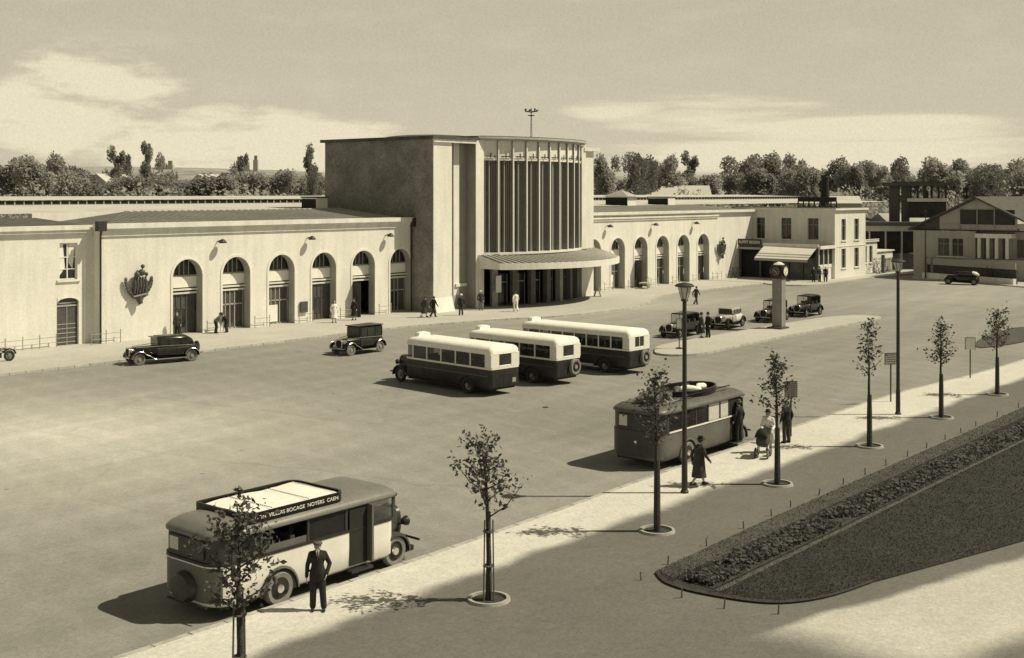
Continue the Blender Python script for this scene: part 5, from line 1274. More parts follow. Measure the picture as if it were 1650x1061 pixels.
make_car('taxi', 'old dark car half hidden behind the clock pylon', 'car', (89.2, 47.3, 0), PI+.08, CG, L=4.2, style='tourer', h=1.72, guard='black', body='car_dark', roof='black')
make_car('taxi', 'black tourer with raised hood, last in the row beyond the clock pylon', 'car', (94.9, 47.2, 0), PI+.05, CG, L=4.3, style='tourer', h=1.74, roof='black')
make_car('parked_car', 'small black car with a pale sloping back, parked by the low wall far right', 'car', (138.3, 49.8, 0), math.radians(104), L=4.2, h=1.5, roof='car_dark', spare=None)
MB_ = MB().loft([sring(-1.86, .46, 1.0, 1.2, 3), sring(-1.6, .6, 1.0, 1.44, 3), sring(-1.2, .66, 1.2, 1.52, 3.6)]).build('pale_tail', M['car_pale'], [o for o in bpy.data.objects if o.name.startswith('parked_car') and o.parent is None][-1], 50)

# motorcycle at the left edge
mc = thing('motorcycle', 'dark motorcycle parked by the pavement edge at the left edge', 'motorcycle', (36.95, 71.2, .12), 2.9)
for x in (-.62, .62): wheel(mc, x, 0, .32, .1)
b = MB(); b.tube([(-.62, 0, .32), (-.3, 0, .62), (.3, 0, .75), (.45, 0, .85), (.62, 0, .32)], .035, 6); b.tube([(-.3, 0, .62), (0, 0, .3), (.3, 0, .72)], .03, 6); b.build('frame', M['iron'], mc)
MB().ball((.1, 0, .76), .16, 10, 7, (1.6, .8, .8)).build('fuel_tank', M['black'], mc); MB().ball((-.32, 0, .75), .14, 10, 6, (1.3, .9, .4)).build('saddle', M['seat'], mc)
b = MB(); b.tube([(.4, -.34, .98), (.48, 0, 1.0), (.4, .34, .98)], .02, 6); b.build('handlebar', M['chrome'], mc); MB().cb((0, 0, .38), (.34, .2, .3)).build('engine', M['iron'], mc)
for x in (-.62, .62): fender(mc, x, 0, .38, .12, 0, m='black', a0=.4, a1=PI*.95)

def outline(xa, xb, hw, r0, r1, n=6, inset=0.0):
    """plan outline, rear at xa rounded r0, front at xb rounded r1"""
    xa, xb, hw = xa+inset, xb-inset, hw-inset; r0, r1 = max(.02, r0-inset*.4), max(.02, r1-inset*.4); P = []
    for (cx, cy, r, a) in ((xb-r1, hw-r1, r1, 0), (xa+r0, hw-r0, r0, PI/2), (xa+r0, -hw+r0, r0, PI), (xb-r1, -hw+r1, r1, 1.5*PI)):
        for k in range(n+1): t = a+PI/2*k/n; P.append((cx+r*math.cos(t), cy+r*math.sin(t)))
    return P
def shell(b, spec, xa, xb, hw, r0, r1, cap_=True):
    rings = []
    for z, ins in spec: rings.append([(p[0], p[1], z) for p in outline(xa, xb, hw, r0, r1, inset=ins)])
    return b.loft(rings, cap_)
def make_bus(label, loc, rz, Lb, nwin, spare, group):
    t = thing('bus', label, 'bus', loc, rz, group)
    hw = 1.03; zb = 1.42; zt = 2.2
    # lower body
    b = MB(); shell(b, [(.42, .06), (.5, .0), (1.36, .0)], 0, Lb, hw, .16, .12); bd = b.build('body', M['bus_dark'], t, 45)
    MB().box(.2, Lb, -hw+.15, hw-.15, .3, .45).build('chassis', M['dark'], t)
    b = MB(); shell(b, [(1.36, -.015), (1.45, -.015)], 0, Lb, hw, .16, .12); b.build('waist_rail', M['bus_white'], t, 45)
    # window pillars
    b = MB(); x = .42; pw = .075; wlen = (Lb-.55-.42)/nwin
    for s_ in (-1, 1):
        for k in range(nwin+1): xx = .42+k*wlen; MB().box(xx-pw/2, xx+pw/2, s_*(hw-.045)-.03, s_*(hw-.045)+.03, 1.45, 2.14).build('window_pillar', M['bus_white'], t)
    # solid rear quarter
    b = MB()
    R = outline(0, Lb, hw, .16, .12)
    b.box(0.0, .42, hw-.06, hw-.01, 1.45, 2.14); b.box(0.0, .42, -hw+.01, -hw+.06, 1.45, 2.14)
    b.box(-.0, .06, -hw+.02, -.42, 1.45, 2.14); b.box(-.0, .06, .42, hw-.02, 1.45, 2.14); b.box(0, .06, -.42, .42, 1.45, 1.55)
    b.build('rear_quarter', M['bus_white'], t, bevel=.02)
    b = MB(); shell(b, [(2.12, -.01), (2.3, .0), (2.42, .07), (2.5, .2), (2.54, .45), (2.55, .8)], 0, Lb, hw, .2, .16); b.build('roof', M['bus_roof'], t, 60)
    b = MB(); b.loft([sring(Lb-.35, .42, 2.4, 2.72, 3), sring(Lb-.05, .42, 2.4, 2.74, 3), sring(Lb+.04, .38, 2.42, 2.68, 3)]); b.build('destination_box', M['bus_roof'], t, 50)
    b = MB(); b.box(Lb+.05, Lb+.06, -.3, .3, 2.46, 2.64); b.build('destination_glass', M['dim'], t)
    for s_ in (-1, 1):
        for k in range(nwin): x0 = .42+k*wlen+pw/2; MB().box(x0, x0+wlen-pw, s_*(hw-.05)-.004, s_*(hw-.05)+.004, 1.45, 2.13).build('side_window', M['glass_thin'], t)
    MB().box(.02, .028, -.42, .42, 1.55, 2.13).build('rear_window', M['glass'], t); b = MB(); b.box(.0, .03, -.02, .02, 1.55, 2.13) if spare == 2 else None
    MB().box(Lb-.06, Lb-.05, -hw+.1, hw-.1, 1.45, 2.13).build('windscreen', M['glass_thin'], t)
    b = MB()
    for k in range(int(Lb/.85)-1):
        x = .7+k*.85
        for s_ in (-1, 1): MB().box(x, x+.12, s_*.55-.4, s_*.55+.4, .95, 1.72).build('seat', M['seat'], t)
    # bonnet
    n0 = Lb; b = MB(); b.loft([sring(n0-.05, .58, .6, 1.42, 4), sring(n0+.5, .5, .62, 1.38, 3.4), sring(n0+1.25, .38, .62, 1.3, 3.2)]); b.build('bonnet', M['bus_dark'], t, 50)
    b = MB(); b.loft([sring(n0+1.25, .39, .5, 1.33, 3), sring(n0+1.34, .40, .5, 1.35, 3)]); rd = b.build('radiator_shell', M['iron'], t, 50)
    MB().loft([sring(n0+1.341, .3, .6, 1.24, 3), sring(n0+1.35, .3, .6, 1.24, 3)]).build('radiator_grille', M['frame'], rd)
    xw = n0+.65
    for s_ in (-1, 1):
        fender(t, xw, s_*.86, .55, .34, 0, m='bus_dark', a0=.0, a1=PI*.85, trail=[(xw-.62, .5), (xw-.75, .4)])
        wheel(t, xw, s_*.86, .42, .2); wheel(t, 1.75, s_*.93, .43, .26)
        MB().lathe([(.02, -.14), (.1, -.1), (.14, 0), (.14, .03), (.02, .04)], (n0+1.3, s_*.55, 1.0), 14, 'x').build('headlight', M['iron'], t, 40)
        R = [(1.75+.58*math.cos(PI*k/10), .40+.52*math.sin(PI*k/10)) for k in range(11)]
        b = MB(); b.loft([[(p[0], s_*hw, p[1]), (p[0], s_*(hw+.03), p[1]), (p[0]+.02*math.cos(PI*i/10), s_*(hw+.03), p[1]+.05*math.sin(PI*i/10)), (p[0], s_*hw, p[1]+.06)] for i, p in enumerate(R)]); b.build('wheel_arch', M['bus_dark'], t)
        MB().add([(p[0], s_*(hw+.004), p[1]) for p in R], [tuple(range(11))]).build('wheel_well', M['dark'], t)
    b = MB(); b.tube([(n0+1.5, -.9, .5), (n0+1.55, 0, .5), (n0+1.5, .9, .5)], .035, 6); b.build('bumper', M['iron'], t)
    MB().box(-.012, -.002, -.75, -.5, .62, .85).build('number_plate', M['sign'], t)
    for s_ in (-1, 1):
        for x in (.55, 2.6, 3.9, 5.2): MB().box(x, x+.02, s_*(hw+.0045)-.004, s_*(hw+.0045)+.004, .52, 1.34).build('panel_seam', M['iron'], t)
        MB().box(.2, Lb-.1, s_*(hw+.006)-.006, s_*(hw+.006)+.006, 1.0, 1.03).build('side_moulding', M['coach_mid'], t)
    MB().tube([(Lb-.45, -hw-.03, 1.1), (Lb-.3, -hw-.04, 1.1)], .02, 5).build('door_handle', M['chrome'], t)
    MB().box(-.014, -.004, .06, .1, .5, 1.36).build('rear_door_strip', M['iron'], t)
    if spare: wheel(t, -.10, -.42 if spare == 1 else -.42, .43, .2, name='spare_wheel', tyre='tyre_pale', rim='iron', z=.92, axis='x')
    if spare == 2:
        b = MB(); b.box(2.5, Lb-.2, hw-.02, hw+.1, .38, .44); b.build('step_board', M['bus_white'], t)
        MB().box(.0, .022, -.02, .02, 1.55, 2.13).build('window_divider', M['bus_white'], t)
    return t
BG = 'cream-topped buses parked side by side on the square'
make_bus('leftmost cream-topped bus with five side windows and no spare wheel at the back', (47.75, 40.35, 0), PI/2-.09, 6.6, 5, 0, BG)
make_bus('middle cream-topped bus with a pale spare wheel on the back, between the other two', (52.6, 40.0, 0), PI/2-.05, 6.6, 5, 1, BG)
make_bus('rightmost and longest cream-topped bus with a divided rear window and spare wheel', (58.35, 39.3, 0), PI/2-.02, 8.0, 8, 2, BG)

# near coach: cream sides, grey rounded roof, roof rack with lettered board
def make_coach(label, loc, rz, low, roofm, backm, kind):
    t = thing('coach', label, 'coach', loc, rz)
    hw = 1.16; Lb = 6.0; rr = .55
    zs, zb, zg = .34, 1.36, (2.03 if kind == 1 else 2.12)
    b = MB(); shell(b, [(zs, .10), (zs+.08, .02), (.9, 0), (zb, .0)], 0, Lb, hw, rr, .3); bd = b.build('body', M[low], t, 45)
    MB().box(.3, Lb+.9, -hw+.2, hw-.2, .26, .4).build('chassis', M['dark'], t)
    # lower back panel, shade of the rear face painted into its colour
    b = MB(); O = outline(-.008, Lb, hw+.006, rr, .3, 6)
    # rear part of outline: points with x<.42
    idx = [i for i, p in enumerate(O) if p[0] < (.30 if kind == 1 else .2)]
    seq = [O[i] for i in idx]
    b.loft([[(p[0], p[1], .46), (p[0], p[1], zb-.02)] for p in seq], False, False); b.build('rear_shade_panel', M[backm], bd, 45)
    if kind == 1: b = MB(); shell(b, [(zb-.02, -.02), (zb+.05, -.02)], 0, Lb, hw, rr, .3); b.build('waist_moulding', M['iron'], t, 45)
    else:
        b = MB(); shell(b, [(zb-.02, -.012), (zb+.05, -.012)], 0, Lb, hw, rr, .3); b.build('waist_moulding', M['coach_dark'], t, 45)
        for s_ in (-1, 1): MB().box(.6, Lb-.35, s_*(hw+.02)-.012, s_*(hw+.02)+.012, zb-.01, zb+.045).build('side_moulding', M['bus_white'], t)
    if kind == 1:
        b = MB(); b.loft([[(p[0]-.016, p[1]*1.014, zb-.045), (p[0]-.016, p[1]*1.014, zb-.015)] for p in seq], False, False); b.build('rear_moulding', M['coach_white'], t)
    # window band: dark skin behind pillars at the rear corners, open glazing along the sides
    seq2 = [p for p in outline(.02, Lb, hw-.02, rr, .3, 8)]
    rear = [p for p in seq2 if p[0] < .62]
    b = MB(); b.loft([[(p[0], p[1], zb+.05), (p[0], p[1], zg)] for p in rear], False, False); b.build('rear_corner', M['coach_dark'], t, 50)
    b = MB(); b.box(-.012, .01, -hw+.45, hw-.45, zb+.13, zg-.1); rw_ = b.build('rear_window', M['glass'], t, bevel=.01)
    MB().box(-.02, -.013, .3, .66, zb+.2, zg-.16).build('rear_daylight_pane', M['frosted'], rw_)  # pale sheet painted for daylight seen through the rear window
    for s_ in (-1, 1):
        px_ = []
        y0, y1 = s_*(hw-.03)-.02, s_*(hw-.03)+.02
        wins = [(.62, 1.35), (1.42, 2.85), (2.92, 4.15)] if kind == 1 else [(.62, 1.5), (1.58, 2.5), (2.58, 3.4), (3.48, 4.3), (4.38, 5.0)]
        door = (4.28, 4.95) if kind == 1 else (5.1, 5.75)
        pil = [(a, c, zb+.05) for a, c in zip([w_[1] for w_ in wins[:-1]], [w_[0] for w_ in wins[1:]])]
        pil += [(wins[-1][1], wins[-1][1]+.08, zb+.05), (.5, .62, zb+.05), (door[1]-.04, door[1]+.05, zb+.05 if s_ > 0 else zs+.1), (Lb-.12, Lb-.02, zb+.05)]
        for (a, c, z_) in pil: MB().box(a, c, y0, y1, z_, zg).build('window_pillar', M['coach_dark'], t)
        for i, (a, c) in enumerate(wins):
            if kind == 1 and s_ < 0 and i == 1:
                MB().box(a, a+.55 if False else c, s_*(hw-.035)-.004, s_*(hw-.035)+.004, zb+.05, zb+.22).build('side_window', M['coach_mid'], t)   # lowered pane leaves a dark opening
            else:
                MB().box(a, c, s_*(hw-.035)-.004, s_*(hw-.035)+.004, zb+.05, zg).build('side_window', M['glass_thin'] if (kind == 1 or i < 3) else M['frosted'], t)
        MB().box(door[1]+.08, Lb-.13, s_*(hw-.035)-.004, s_*(hw-.035)+.004, zb+.05, zg).build('cab_window', M['glass_clear'], t)
        if s_ < 0:
            MB().box(door[0], door[1]-.04, -hw-.012, -hw+.02, zs+.1, zg-.02).build('open_doorway', M['dark'], t)
            MB().box(door[1]-.04, door[1]+.03, -hw-.2, -hw-.012, zs+.12, zg-.05).build('open_door', M['coach_dark'] if kind == 2 else M['coach_mid'], t)
            MB().box(door[0]-.05, door[1]+.05, -hw-.16, -hw+.1, zs-.06, zs).build('step', M['iron'], t)
    b = MB()
    for k in range(6):
        x = .8+k*.8
        for s_ in (-1, 1): MB().box(x, x+.14, s_*.6-.42, s_*.6+.42, .9, 1.62).build('seat', M['seat'], t)
    MB().box(.3, Lb-.2, -hw+.12, hw-.12, zb-.03, zb).build('floor_shade', M['dark'], t) if False else None
    b = MB(); xe = Lb+.35 if kind == 2 else Lb+.12
    shell(b, [(zg-.04, -.035), (zg+.02, -.035), (zg+.1, .04), (zg+.2, .20), (zg+.26, .42), (zg+.28, .75)], 0, xe, hw, rr, .3); b.build('roof', M[roofm], t, 60)
    b = MB(); O = outline(-.04, xe+.04, hw+.045, rr, .3, 6); b.tube([(p[0], p[1], zg-.03) for p in O if p[0] > .5], .022, 5); b.build('gutter', M['iron'], t)
    MB().box(Lb-.05, Lb-.04, -hw+.25, hw-.25, zb+.05, zg).build('windscreen', M['glass_clear'], t)
    # bonnet, radiator, front wings
    n0 = Lb-.02; b = MB(); b.loft([sring(n0, .85, .55, 1.38, 4), sring(n0+.35, .58, .6, 1.4, 3.4), sring(n0+.85, .40, .6, 1.34, 3.2)]); b.build('bonnet', M['coach_dark'], t, 50)
    b = MB(); b.loft([sring(n0+.85, .41, .5, 1.38, 3), sring(n0+.96, .42, .5, 1.4, 3)]); rd = b.build('radiator_shell', M['coach_dark'], t, 50)
    b = MB(); b.loft([sring(n0+.961, .33, .58, 1.3, 3), sring(n0+.97, .33, .58, 1.3, 3)]); b.build('radiator_grille', M['frame'], rd)
    xw = 6.08
    for s_ in (-1, 1):
        fender(t, xw, s_*.98, .53, .30, 0, m='coach_dark', a0=-.05, a1=PI*.8, trail=[(xw-.55, .55), (xw-.72, .42)])
        wheel(t, xw, s_*.98, .42, .2, tyre='tyre_pale', rim='iron'); wheel(t, 1.95, s_*1.07, .43, .24, tyre='tyre_pale', rim='iron')
        b = MB(); b.lathe([(.02, -.17), (.09, -.13), (.14, 0), (.14, .03), (.02, .05)], (n0+.95, s_*.62, 1.02), 14, 'x'); b.tube([(n0+.85, s_*.4, .9), (n0+.9, s_*.62, .95)], .02, 5); b.build('headlight', M['iron'], t, 40)
        R = [(1.95+.56*math.cos(PI*k/12), .34+.60*math.sin(PI*k/12)) for k in range(13)]
        MB().add([(p[0], s_*(hw+.006), p[1]) for p in R], [tuple(range(13))]).build('wheel_well', M['dark'], t)
        b = MB(); b.loft([[(p[0], s_*(hw-.01), p[1]), (p[0], s_*(hw+.05), p[1]), (p[0]+.05*math.cos(PI*i/12), s_*(hw+.03), p[1]+.06*math.sin(PI*i/12)), (p[0]+.05*math.cos(PI*i/12), s_*(hw-.01), p[1]+.06*math.sin(PI*i/12))] for i, p in enumerate(R)]); b.build('wheel_arch', M[low] if kind == 2 else M['coach_mid'], t)
    b = MB(); b.tube([(n0+1.15, -.95, .5), (n0+1.2, 0, .5), (n0+1.15, .95, .5)], .035, 6); b.build('bumper', M['iron'], t)
    if kind == 1:
        b = MB(); b.loft([sring(-.20, .36, .42, 1.05, 2), sring(-.12, .43, .38, 1.1, 2), sring(.02, .46, .36, 1.12, 2)]); b.build('spare_wheel_cover', M['coach_dark'], t, 50)
        MB().tube([(-.1, -.95, .42), (-.18, -.3, .42), (-.18, .5, .42)], .03, 6).build('rear_bumper', M['iron'], t)
        # roof rack: dark rim board all round, tarpaulin inside
        rk = MB(); O1 = outline(1.0, 4.25, 1.07, .12, .3, 5); O2 = outline(1.05, 4.2, 1.02, .08, .26, 5)
        n_ = len(O1); vs = [(p[0], p[1], zg+.14) for p in O1]+[(p[0], p[1], zg+.40) for p in O1]+[(p[0], p[1], zg+.40) for p in O2]+[(p[0], p[1], zg+.16) for p in O2]
        fs = []
        for q in range(3): fs += [(q*n_+i, q*n_+(i+1) % n_, (q+1)*n_+(i+1) % n_, (q+1)*n_+i) for i in range(n_)]
        rk.add(vs, fs); rack = rk.build('roof_rack', M['black'], t, 40)
        b = MB(); rnd = random.Random(3); nx, ny = 16, 8
        vs = []
        for i in range(nx+1):
            for j in range(ny+1):
                u, v = i/nx, j/ny; vs.append((1.12+3.0*u, -.93+1.86*v, zg+.37+.02*math.sin(u*9+v*2)*math.sin(v*5)-.03*(abs(v-.5)*2)**3+rnd.gauss(0, .004)))
        b.add(vs, [(i*(ny+1)+j, (i+1)*(ny+1)+j, (i+1)*(ny+1)+j+1, i*(ny+1)+j+1) for i in range(nx) for j in range(ny)]); b.build('tarpaulin', M['canvas'], rack, 80)
        b = MB()
        for x in (1.9, 3.1): 
            for k in range(22): y = -.9+k*.083; b.box(x-.012, x+.012, y, y+.04, zg+.385, zg+.40)
        for k in range(24): y = -.85+k*.073; b.box(4.02, 4.05, y, y+.03, zg+.385, zg+.40)
        b.build('lashing', M['ink'], rack)
        text_mesh('DON  VILLERS BOCAGE  NOYERS  CAEN', .135, M['paint_w'], rack, (2.60, -1.075, zg+.27), (PI/2, 0, 0), ext=.004, xs=1.12)
    else:
        rk = MB(); R = []
        for k in range(33):
            a = 2*PI*k/32; R.append([(3.75+1.6*math.cos(a), .88*math.sin(a), zg+.16), (3.75+1.64*math.cos(a), .92*math.sin(a), zg+.50), (3.75+1.58*math.cos(a), .86*math.sin(a), zg+.50), (3.75+1.55*math.cos(a), .83*math.sin(a), zg+.16)])
        rk.loft(R, False); rack = rk.build('roof_rack', M['black'], t, 40)
        b = MB()
        for k in range(4): x = .45+k*.42; b.tube([(x, -.85, zg+.12), (x, -.5, zg+.36), (x, .5, zg+.38), (x, .85, zg+.12)], .025, 5)
        b.tube([(.3, -.8, zg+.25), (2.0, -.8, zg+.3)], .02, 5); b.tube([(.3, .8, zg+.25), (2.0, .8, zg+.3)], .02, 5); b.build('rear_rack', M['chrome'], t)
        for s_ in (-1, 1): MB().tube([(1.9, s_*.86, zg+.34), (2.3, s_*.9, zg+.42), (5.5, s_*.9, zg+.42)], .025, 5).build('side_rail', M['black'], t)
        MB().lathe([(.02, -.03), (.06, -.02), (.06, .02), (.02, .03)], (-.03, -.1, 1.0), 10, 'x').build('rear_lamp', M['chrome'], t)
    return t, zg
c1_, zg_ = make_coach('near cream coach with a grey rounded roof and a lettered roof rack', (17.85, 25.25, 0), 0.0, 'coach_white', 'coach_grey', 'coach_mid', 1)
c2_, zg_ = make_coach('dark coach loaded with luggage on its roof, parked by the near lamp post', (38.15, 25.95, 0), 0.0, 'coach_mid', 'coach_roof_dark', 'coach_dark', 2)
# luggage on the dark coach
rnd = random.Random(4)
for k, (x, y, l, w_, h_, a) in enumerate([(38.9, 26.0, .7, .45, .22, .3), (39.5, 26.2, .6, .4, .26, -.4), (39.2, 25.55, .55, .35, .2, .9), (39.9, 25.7, .5, .4, .24, .2), (40.1, 26.35, .6, .4, .3, 1.1), (38.75, 25.5, .45, .4, .3, .1), (39.6, 25.9, .8, .5, .36, .5)]):
    o = MB().box(-l/2, l/2, -w_/2, w_/2, 0, h_).build('suitcase', M['luggage'], None, bevel=.04); o.location = (x, y, zg_+.30); o.rotation_euler = (rnd.uniform(-.1, .1), rnd.uniform(-.15, .1), a)
    tag(o, 'dark lumpy suitcase lashed on the rear roof rack of the dark coach', 'luggage', 'suitcases on the dark coach')
for k, (x, y, a) in enumerate([(41.4, 26.1, .5), (41.9, 25.9, -.6), (42.3, 26.2, .9), (42.7, 25.8, .2)]):
    b = MB(); b.tube([(-.5, 0, 0), (-.15, .05, .08), (.2, -.04, .05), (.55, .02, .0)], [.07, .13, .12, .06], 8)
    o = b.build('bundle', M['canvas'] if k % 2 else M['luggage'], None, 60); o.location = (x, y, zg_+.36); o.rotation_euler = (0, 0, a)
    tag(o, ['dark rolled bundle in the oval roof rack of the dark coach', 'pale rolled bundle in the oval roof rack of the dark coach'][k % 2], 'bundle', ['dark bundles in the oval rack', 'pale bundles in the oval rack'][k % 2])

# ------------------------------------------------------------------ people
def remesh(b, name, m, vox, smooth=3):
    me = b.mesh(name, m); o = bpy.data.objects.new(name, me); COL.objects.link(o)
    r = o.modifiers.new('r', 'REMESH'); r.mode = 'VOXEL'; r.voxel_size = vox; r.use_smooth_shade = True
    s_ = o.modifiers.new('s', 'SMOOTH'); s_.iterations = smooth; s_.factor = .5
    dg = bpy.context.evaluated_depsgraph_get(); m2 = bpy.data.meshes.new_from_object(o.evaluated_get(dg)); m2.name = name
    bpy.data.objects.remove(o); bpy.data.meshes.remove(me)
    m2.materials.clear(); m2.materials.append(m)
    for p in m2.polygons: p.use_smooth = True
    return m2
def put(me, name, parent):
    o = bpy.data.objects.new(name, me); COL.objects.link(o); o.parent = parent; return o
def V(*a): return Vector(a)
# figure faces +x; left is +y; designed 1.72 m tall
POSES = {
 'stand': dict(hipL=(0, .09, .90), hipR=(0, -.09, .90), kneeL=(.02, .11, .49), kneeR=(.03, -.10, .49), ankL=(-.02, .13, .08), ankR=(.0, -.12, .08), chest=(0, 0, 1.32), head=(.02, 0, 1.60),
               elL=(-.04, .27, 1.13), haL=(.06, .27, .88), elR=(-.04, -.27, 1.13), haR=(.06, -.27, .88)),
 'pocket': dict(hipL=(0, .09, .90), hipR=(0, -.09, .90), kneeL=(.03, .12, .49), kneeR=(.02, -.11, .49), ankL=(.02, .15, .08), ankR=(-.03, -.12, .08), chest=(0, 0, 1.32), head=(.05, 0, 1.59),
               elL=(-.07, .295, 1.13), haL=(.08, .215, .90), elR=(-.04, -.25, 1.12), haR=(.03, -.27, .84)),
 'walk': dict(hipL=(0, .09, .89), hipR=(0, -.09, .89), kneeL=(.20, .10, .50), kneeR=(-.06, -.09, .48), ankL=(.26, .10, .10), ankR=(-.36, -.09, .16), chest=(.04, 0, 1.31), head=(.08, 0, 1.59),
               elL=(-.14, .26, 1.12), haL=(-.12, .26, .86), elR=(.12, -.26, 1.12), haR=(.27, -.25, .94)),
 'push': dict(hipL=(0, .09, .89), hipR=(0, -.09, .89), kneeL=(.14, .10, .49), kneeR=(-.04, -.09, .48), ankL=(.14, .10, .08), ankR=(-.26, -.09, .12), chest=(.08, 0, 1.30), head=(.15, 0, 1.57),
               elL=(.10, .26, 1.10), haL=(.42, .20, 1.0), elR=(.10, -.26, 1.10), haR=(.42, -.20, 1.0)),
 'bend': dict(hipL=(0, .09, .86), hipR=(0, -.09, .86), kneeL=(.06, .11, .47), kneeR=(.05, -.10, .47), ankL=(0, .13, .08), ankR=(-.02, -.12, .08), chest=(.28, 0, 1.14), head=(.48, 0, 1.33),
               elL=(.30, .22, .90), haL=(.40, .16, .68), elR=(.30, -.22, .90), haR=(.40, -.16, .68)),
}
def hand(b, wr, d, side, curl=.5, f=1.0):
    """palm, four unequal curled fingers and a thumb leaving the palm's side"""
    d = d.normalized(); sd = V(0, side, 0); fw = (V(1, 0, 0)-d*d.x).normalized(); nrm = d.cross(fw).normalized()
    if nrm.dot(sd) > 0: nrm = -nrm          # palm faces the body
    pe = wr+d*.085
    for k in range(4): off = fw*(.03-.02*k); b.cap(wr+off*.5, pe+off, .016*f, .013*f, 7)
    for k, L in enumerate((.066, .076, .070, .054)):
        off = fw*(.031-.0205*k); p0 = pe+off; d1 = (d+nrm*curl*.4).normalized(); d2 = (d+nrm*curl*1.1).normalized(); d3 = (d*.5+nrm*curl*1.6).normalized()
        p1 = p0+d1*L*.45; p2 = p1+d2*L*.33; p3 = p2+d3*L*.25
        b.cap(p0, p1, .0095*f, .009*f, 6); b.cap(p1, p2, .009*f, .0082*f, 6); b.cap(p2, p3, .0082*f, .007*f, 6)
    t0 = wr+d*.03+fw*.03; t1 = t0+(fw*.8+d*.7+nrm*.2).normalized()*.035; t2 = t1+(d*.9+fw*.25+nrm*.3).normalized()*.03
    b.cap(t0, t1, .012*f, .010*f, 6); b.cap(t1, t2, .010*f, .008*f, 6)
_cache = {}
def body_parts(pose, fine):
    key = (pose, fine)
    if key in _cache: return _cache[key]
    P = {k: Vector(v) for k, v in POSES[pose].items()}; vox = .0085 if fine else .018; f = 1.0 if fine else 1.5
    hd, ch_ = P['head'], P['chest']; pel = (P['hipL']+P['hipR'])/2+V(0, 0, .05)
    up = (ch_-pel).normalized(); shz = ch_+up*.12
    shL, shR = shz+V(0, .165, -.03), shz+V(0, -.165, -.03)
    b = MB()
    b.cap(pel, (pel+ch_)/2, .13, .12, 12); b.cap((pel+ch_)/2, ch_, .12, .14, 12); b.cap(ch_+V(0, .07, 0), ch_+V(0, -.07, 0), .12, .12, 12); b.cap(shL, shR, .06, .06, 10)
    b.cap(shz, hd-V(0, 0, .07), .06, .052, 10)
    # head with jaw, nose, ears, brow and eye sockets
    b.ball(hd+V(-.005, 0, .03), .098, 16, 12, (1.05, .84, 1.1)); b.cap(hd+V(.03, 0, -.03), hd+V(.045, 0, -.075), .066, .038, 12)
    b.cap(hd+V(.09, 0, .02), hd+V(.108, 0, -.018), .011, .017, 8); b.cap(hd+V(.085, -.03, .038), hd+V(.085, .03, .038), .014, .014, 8)
    b.cap(hd+V(.088, -.018, -.052), hd+V(.088, .018, -.052), .010, .010, 6); b.cap(hd+V(.078, 0, -.088), hd+V(.07, 0, -.092), .02, .02, 6)
    for s_ in (-1, 1): b.ball(hd+V(-.005, .08*s_, .0), .028, 8, 6, (.8, .5, 1.2)); b.cap(hd+V(.07, .045*s_, -.02), hd+V(.04, .055*s_, -.04), .022, .022, 8)
    for s_, sh, el, ha in ((1, shL, P['elL'], P['haL']), (-1, shR, P['elR'], P['haR'])):
        b.cap(sh, el, .052, .042, 10); b.cap(el, ha, .042, .026, 10); hand(b, ha, (ha-el), s_, .55, f)
    for s_, hp, kn, an_ in ((1, P['hipL'], P['kneeL'], P['ankL']), (-1, P['hipR'], P['kneeR'], P['ankR'])):
        b.cap(hp, kn, .088, .056, 12); b.cap(kn, kn.lerp(an_, .35)+V(-.012, 0, 0), .054, .056, 10); b.cap(kn.lerp(an_, .35)+V(-.012, 0, 0), an_, .056, .036, 10)
        b.cap(an_+V(-.03, 0, -.035), an_+V(.13, 0, -.045), .04, .03, 8)
    res = {'body': remesh(b, 'body', M['skin'], vox)}
    v2 = .012 if fine else .02
    b = MB()
    b.cap(pel+V(0, .03, -.02), (pel+ch_)/2, .165, .15, 14); b.cap(pel+V(0, -.03, -.02), (pel+ch_)/2, .165, .15, 14); b.cap((pel+ch_)/2, ch_, .155, .165, 14); b.cap(ch_+V(0, .075, 0), ch_+V(0, -.075, 0), .145, .145, 12); b.cap(shz, shL, .075, .06, 12); b.cap(shz, shR, .075, .06, 12)
    b.cap(pel+V(0, .05, -.12), pel+V(0, .05, .05), .145, .14, 12); b.cap(pel+V(0, -.05, -.12), pel+V(0, -.05, .05), .145, .14, 12)
    for sh, el, ha in ((shL, P['elL'], P['haL']), (shR, P['elR'], P['haR'])): b.cap(sh, el, .068, .057, 12); b.cap(el, el.lerp(ha, .93), .057, .046, 12)
    res['jacket'] = b_j = remesh(b, 'jacket', M['suit'], v2)
    b = MB()
    for hp, kn, an_ in ((P['hipL'], P['kneeL'], P['ankL']), (P['hipR'], P['kneeR'], P['ankR'])): b.cap(hp, kn, .118, .085, 12); b.cap(kn, an_+V(0, 0, .02), .085, .078, 12)
    res['trousers'] = remesh(b, 'trousers', M['suit2'], v2)
    b = MB()
    for s_, an_ in ((1, P['ankL']), (-1, P['ankR'])): b.cap(an_+V(-.04, 0, -.035), an_+V(.16, .0, -.045), .048, .038, 8); b.cap(an_+V(-.02, 0, -.02), an_+V(-.01, 0, .02), .045, .045, 8)
    res['shoe'] = remesh(b, 'shoes', M['suit'], v2)
    b = MB()
    b.lathe([(.20, -.0), (.205, -.02), (.17, -.25), (.22, -.55), (.27, -.68), (.02, -.68)], (pel.x, 0, 1.08), 18); res['skirt'] = b.mesh('skirt', M['suit'], 60)
    b = MB(); b.lathe([(.155, .25), (.17, .05), (.20, -.12), (.23, -.5), (.27, -.78), (.02, -.78)], (pel.x, 0, 1.12), 18); res['coat'] = b.mesh('coat', M['suit'], 60)
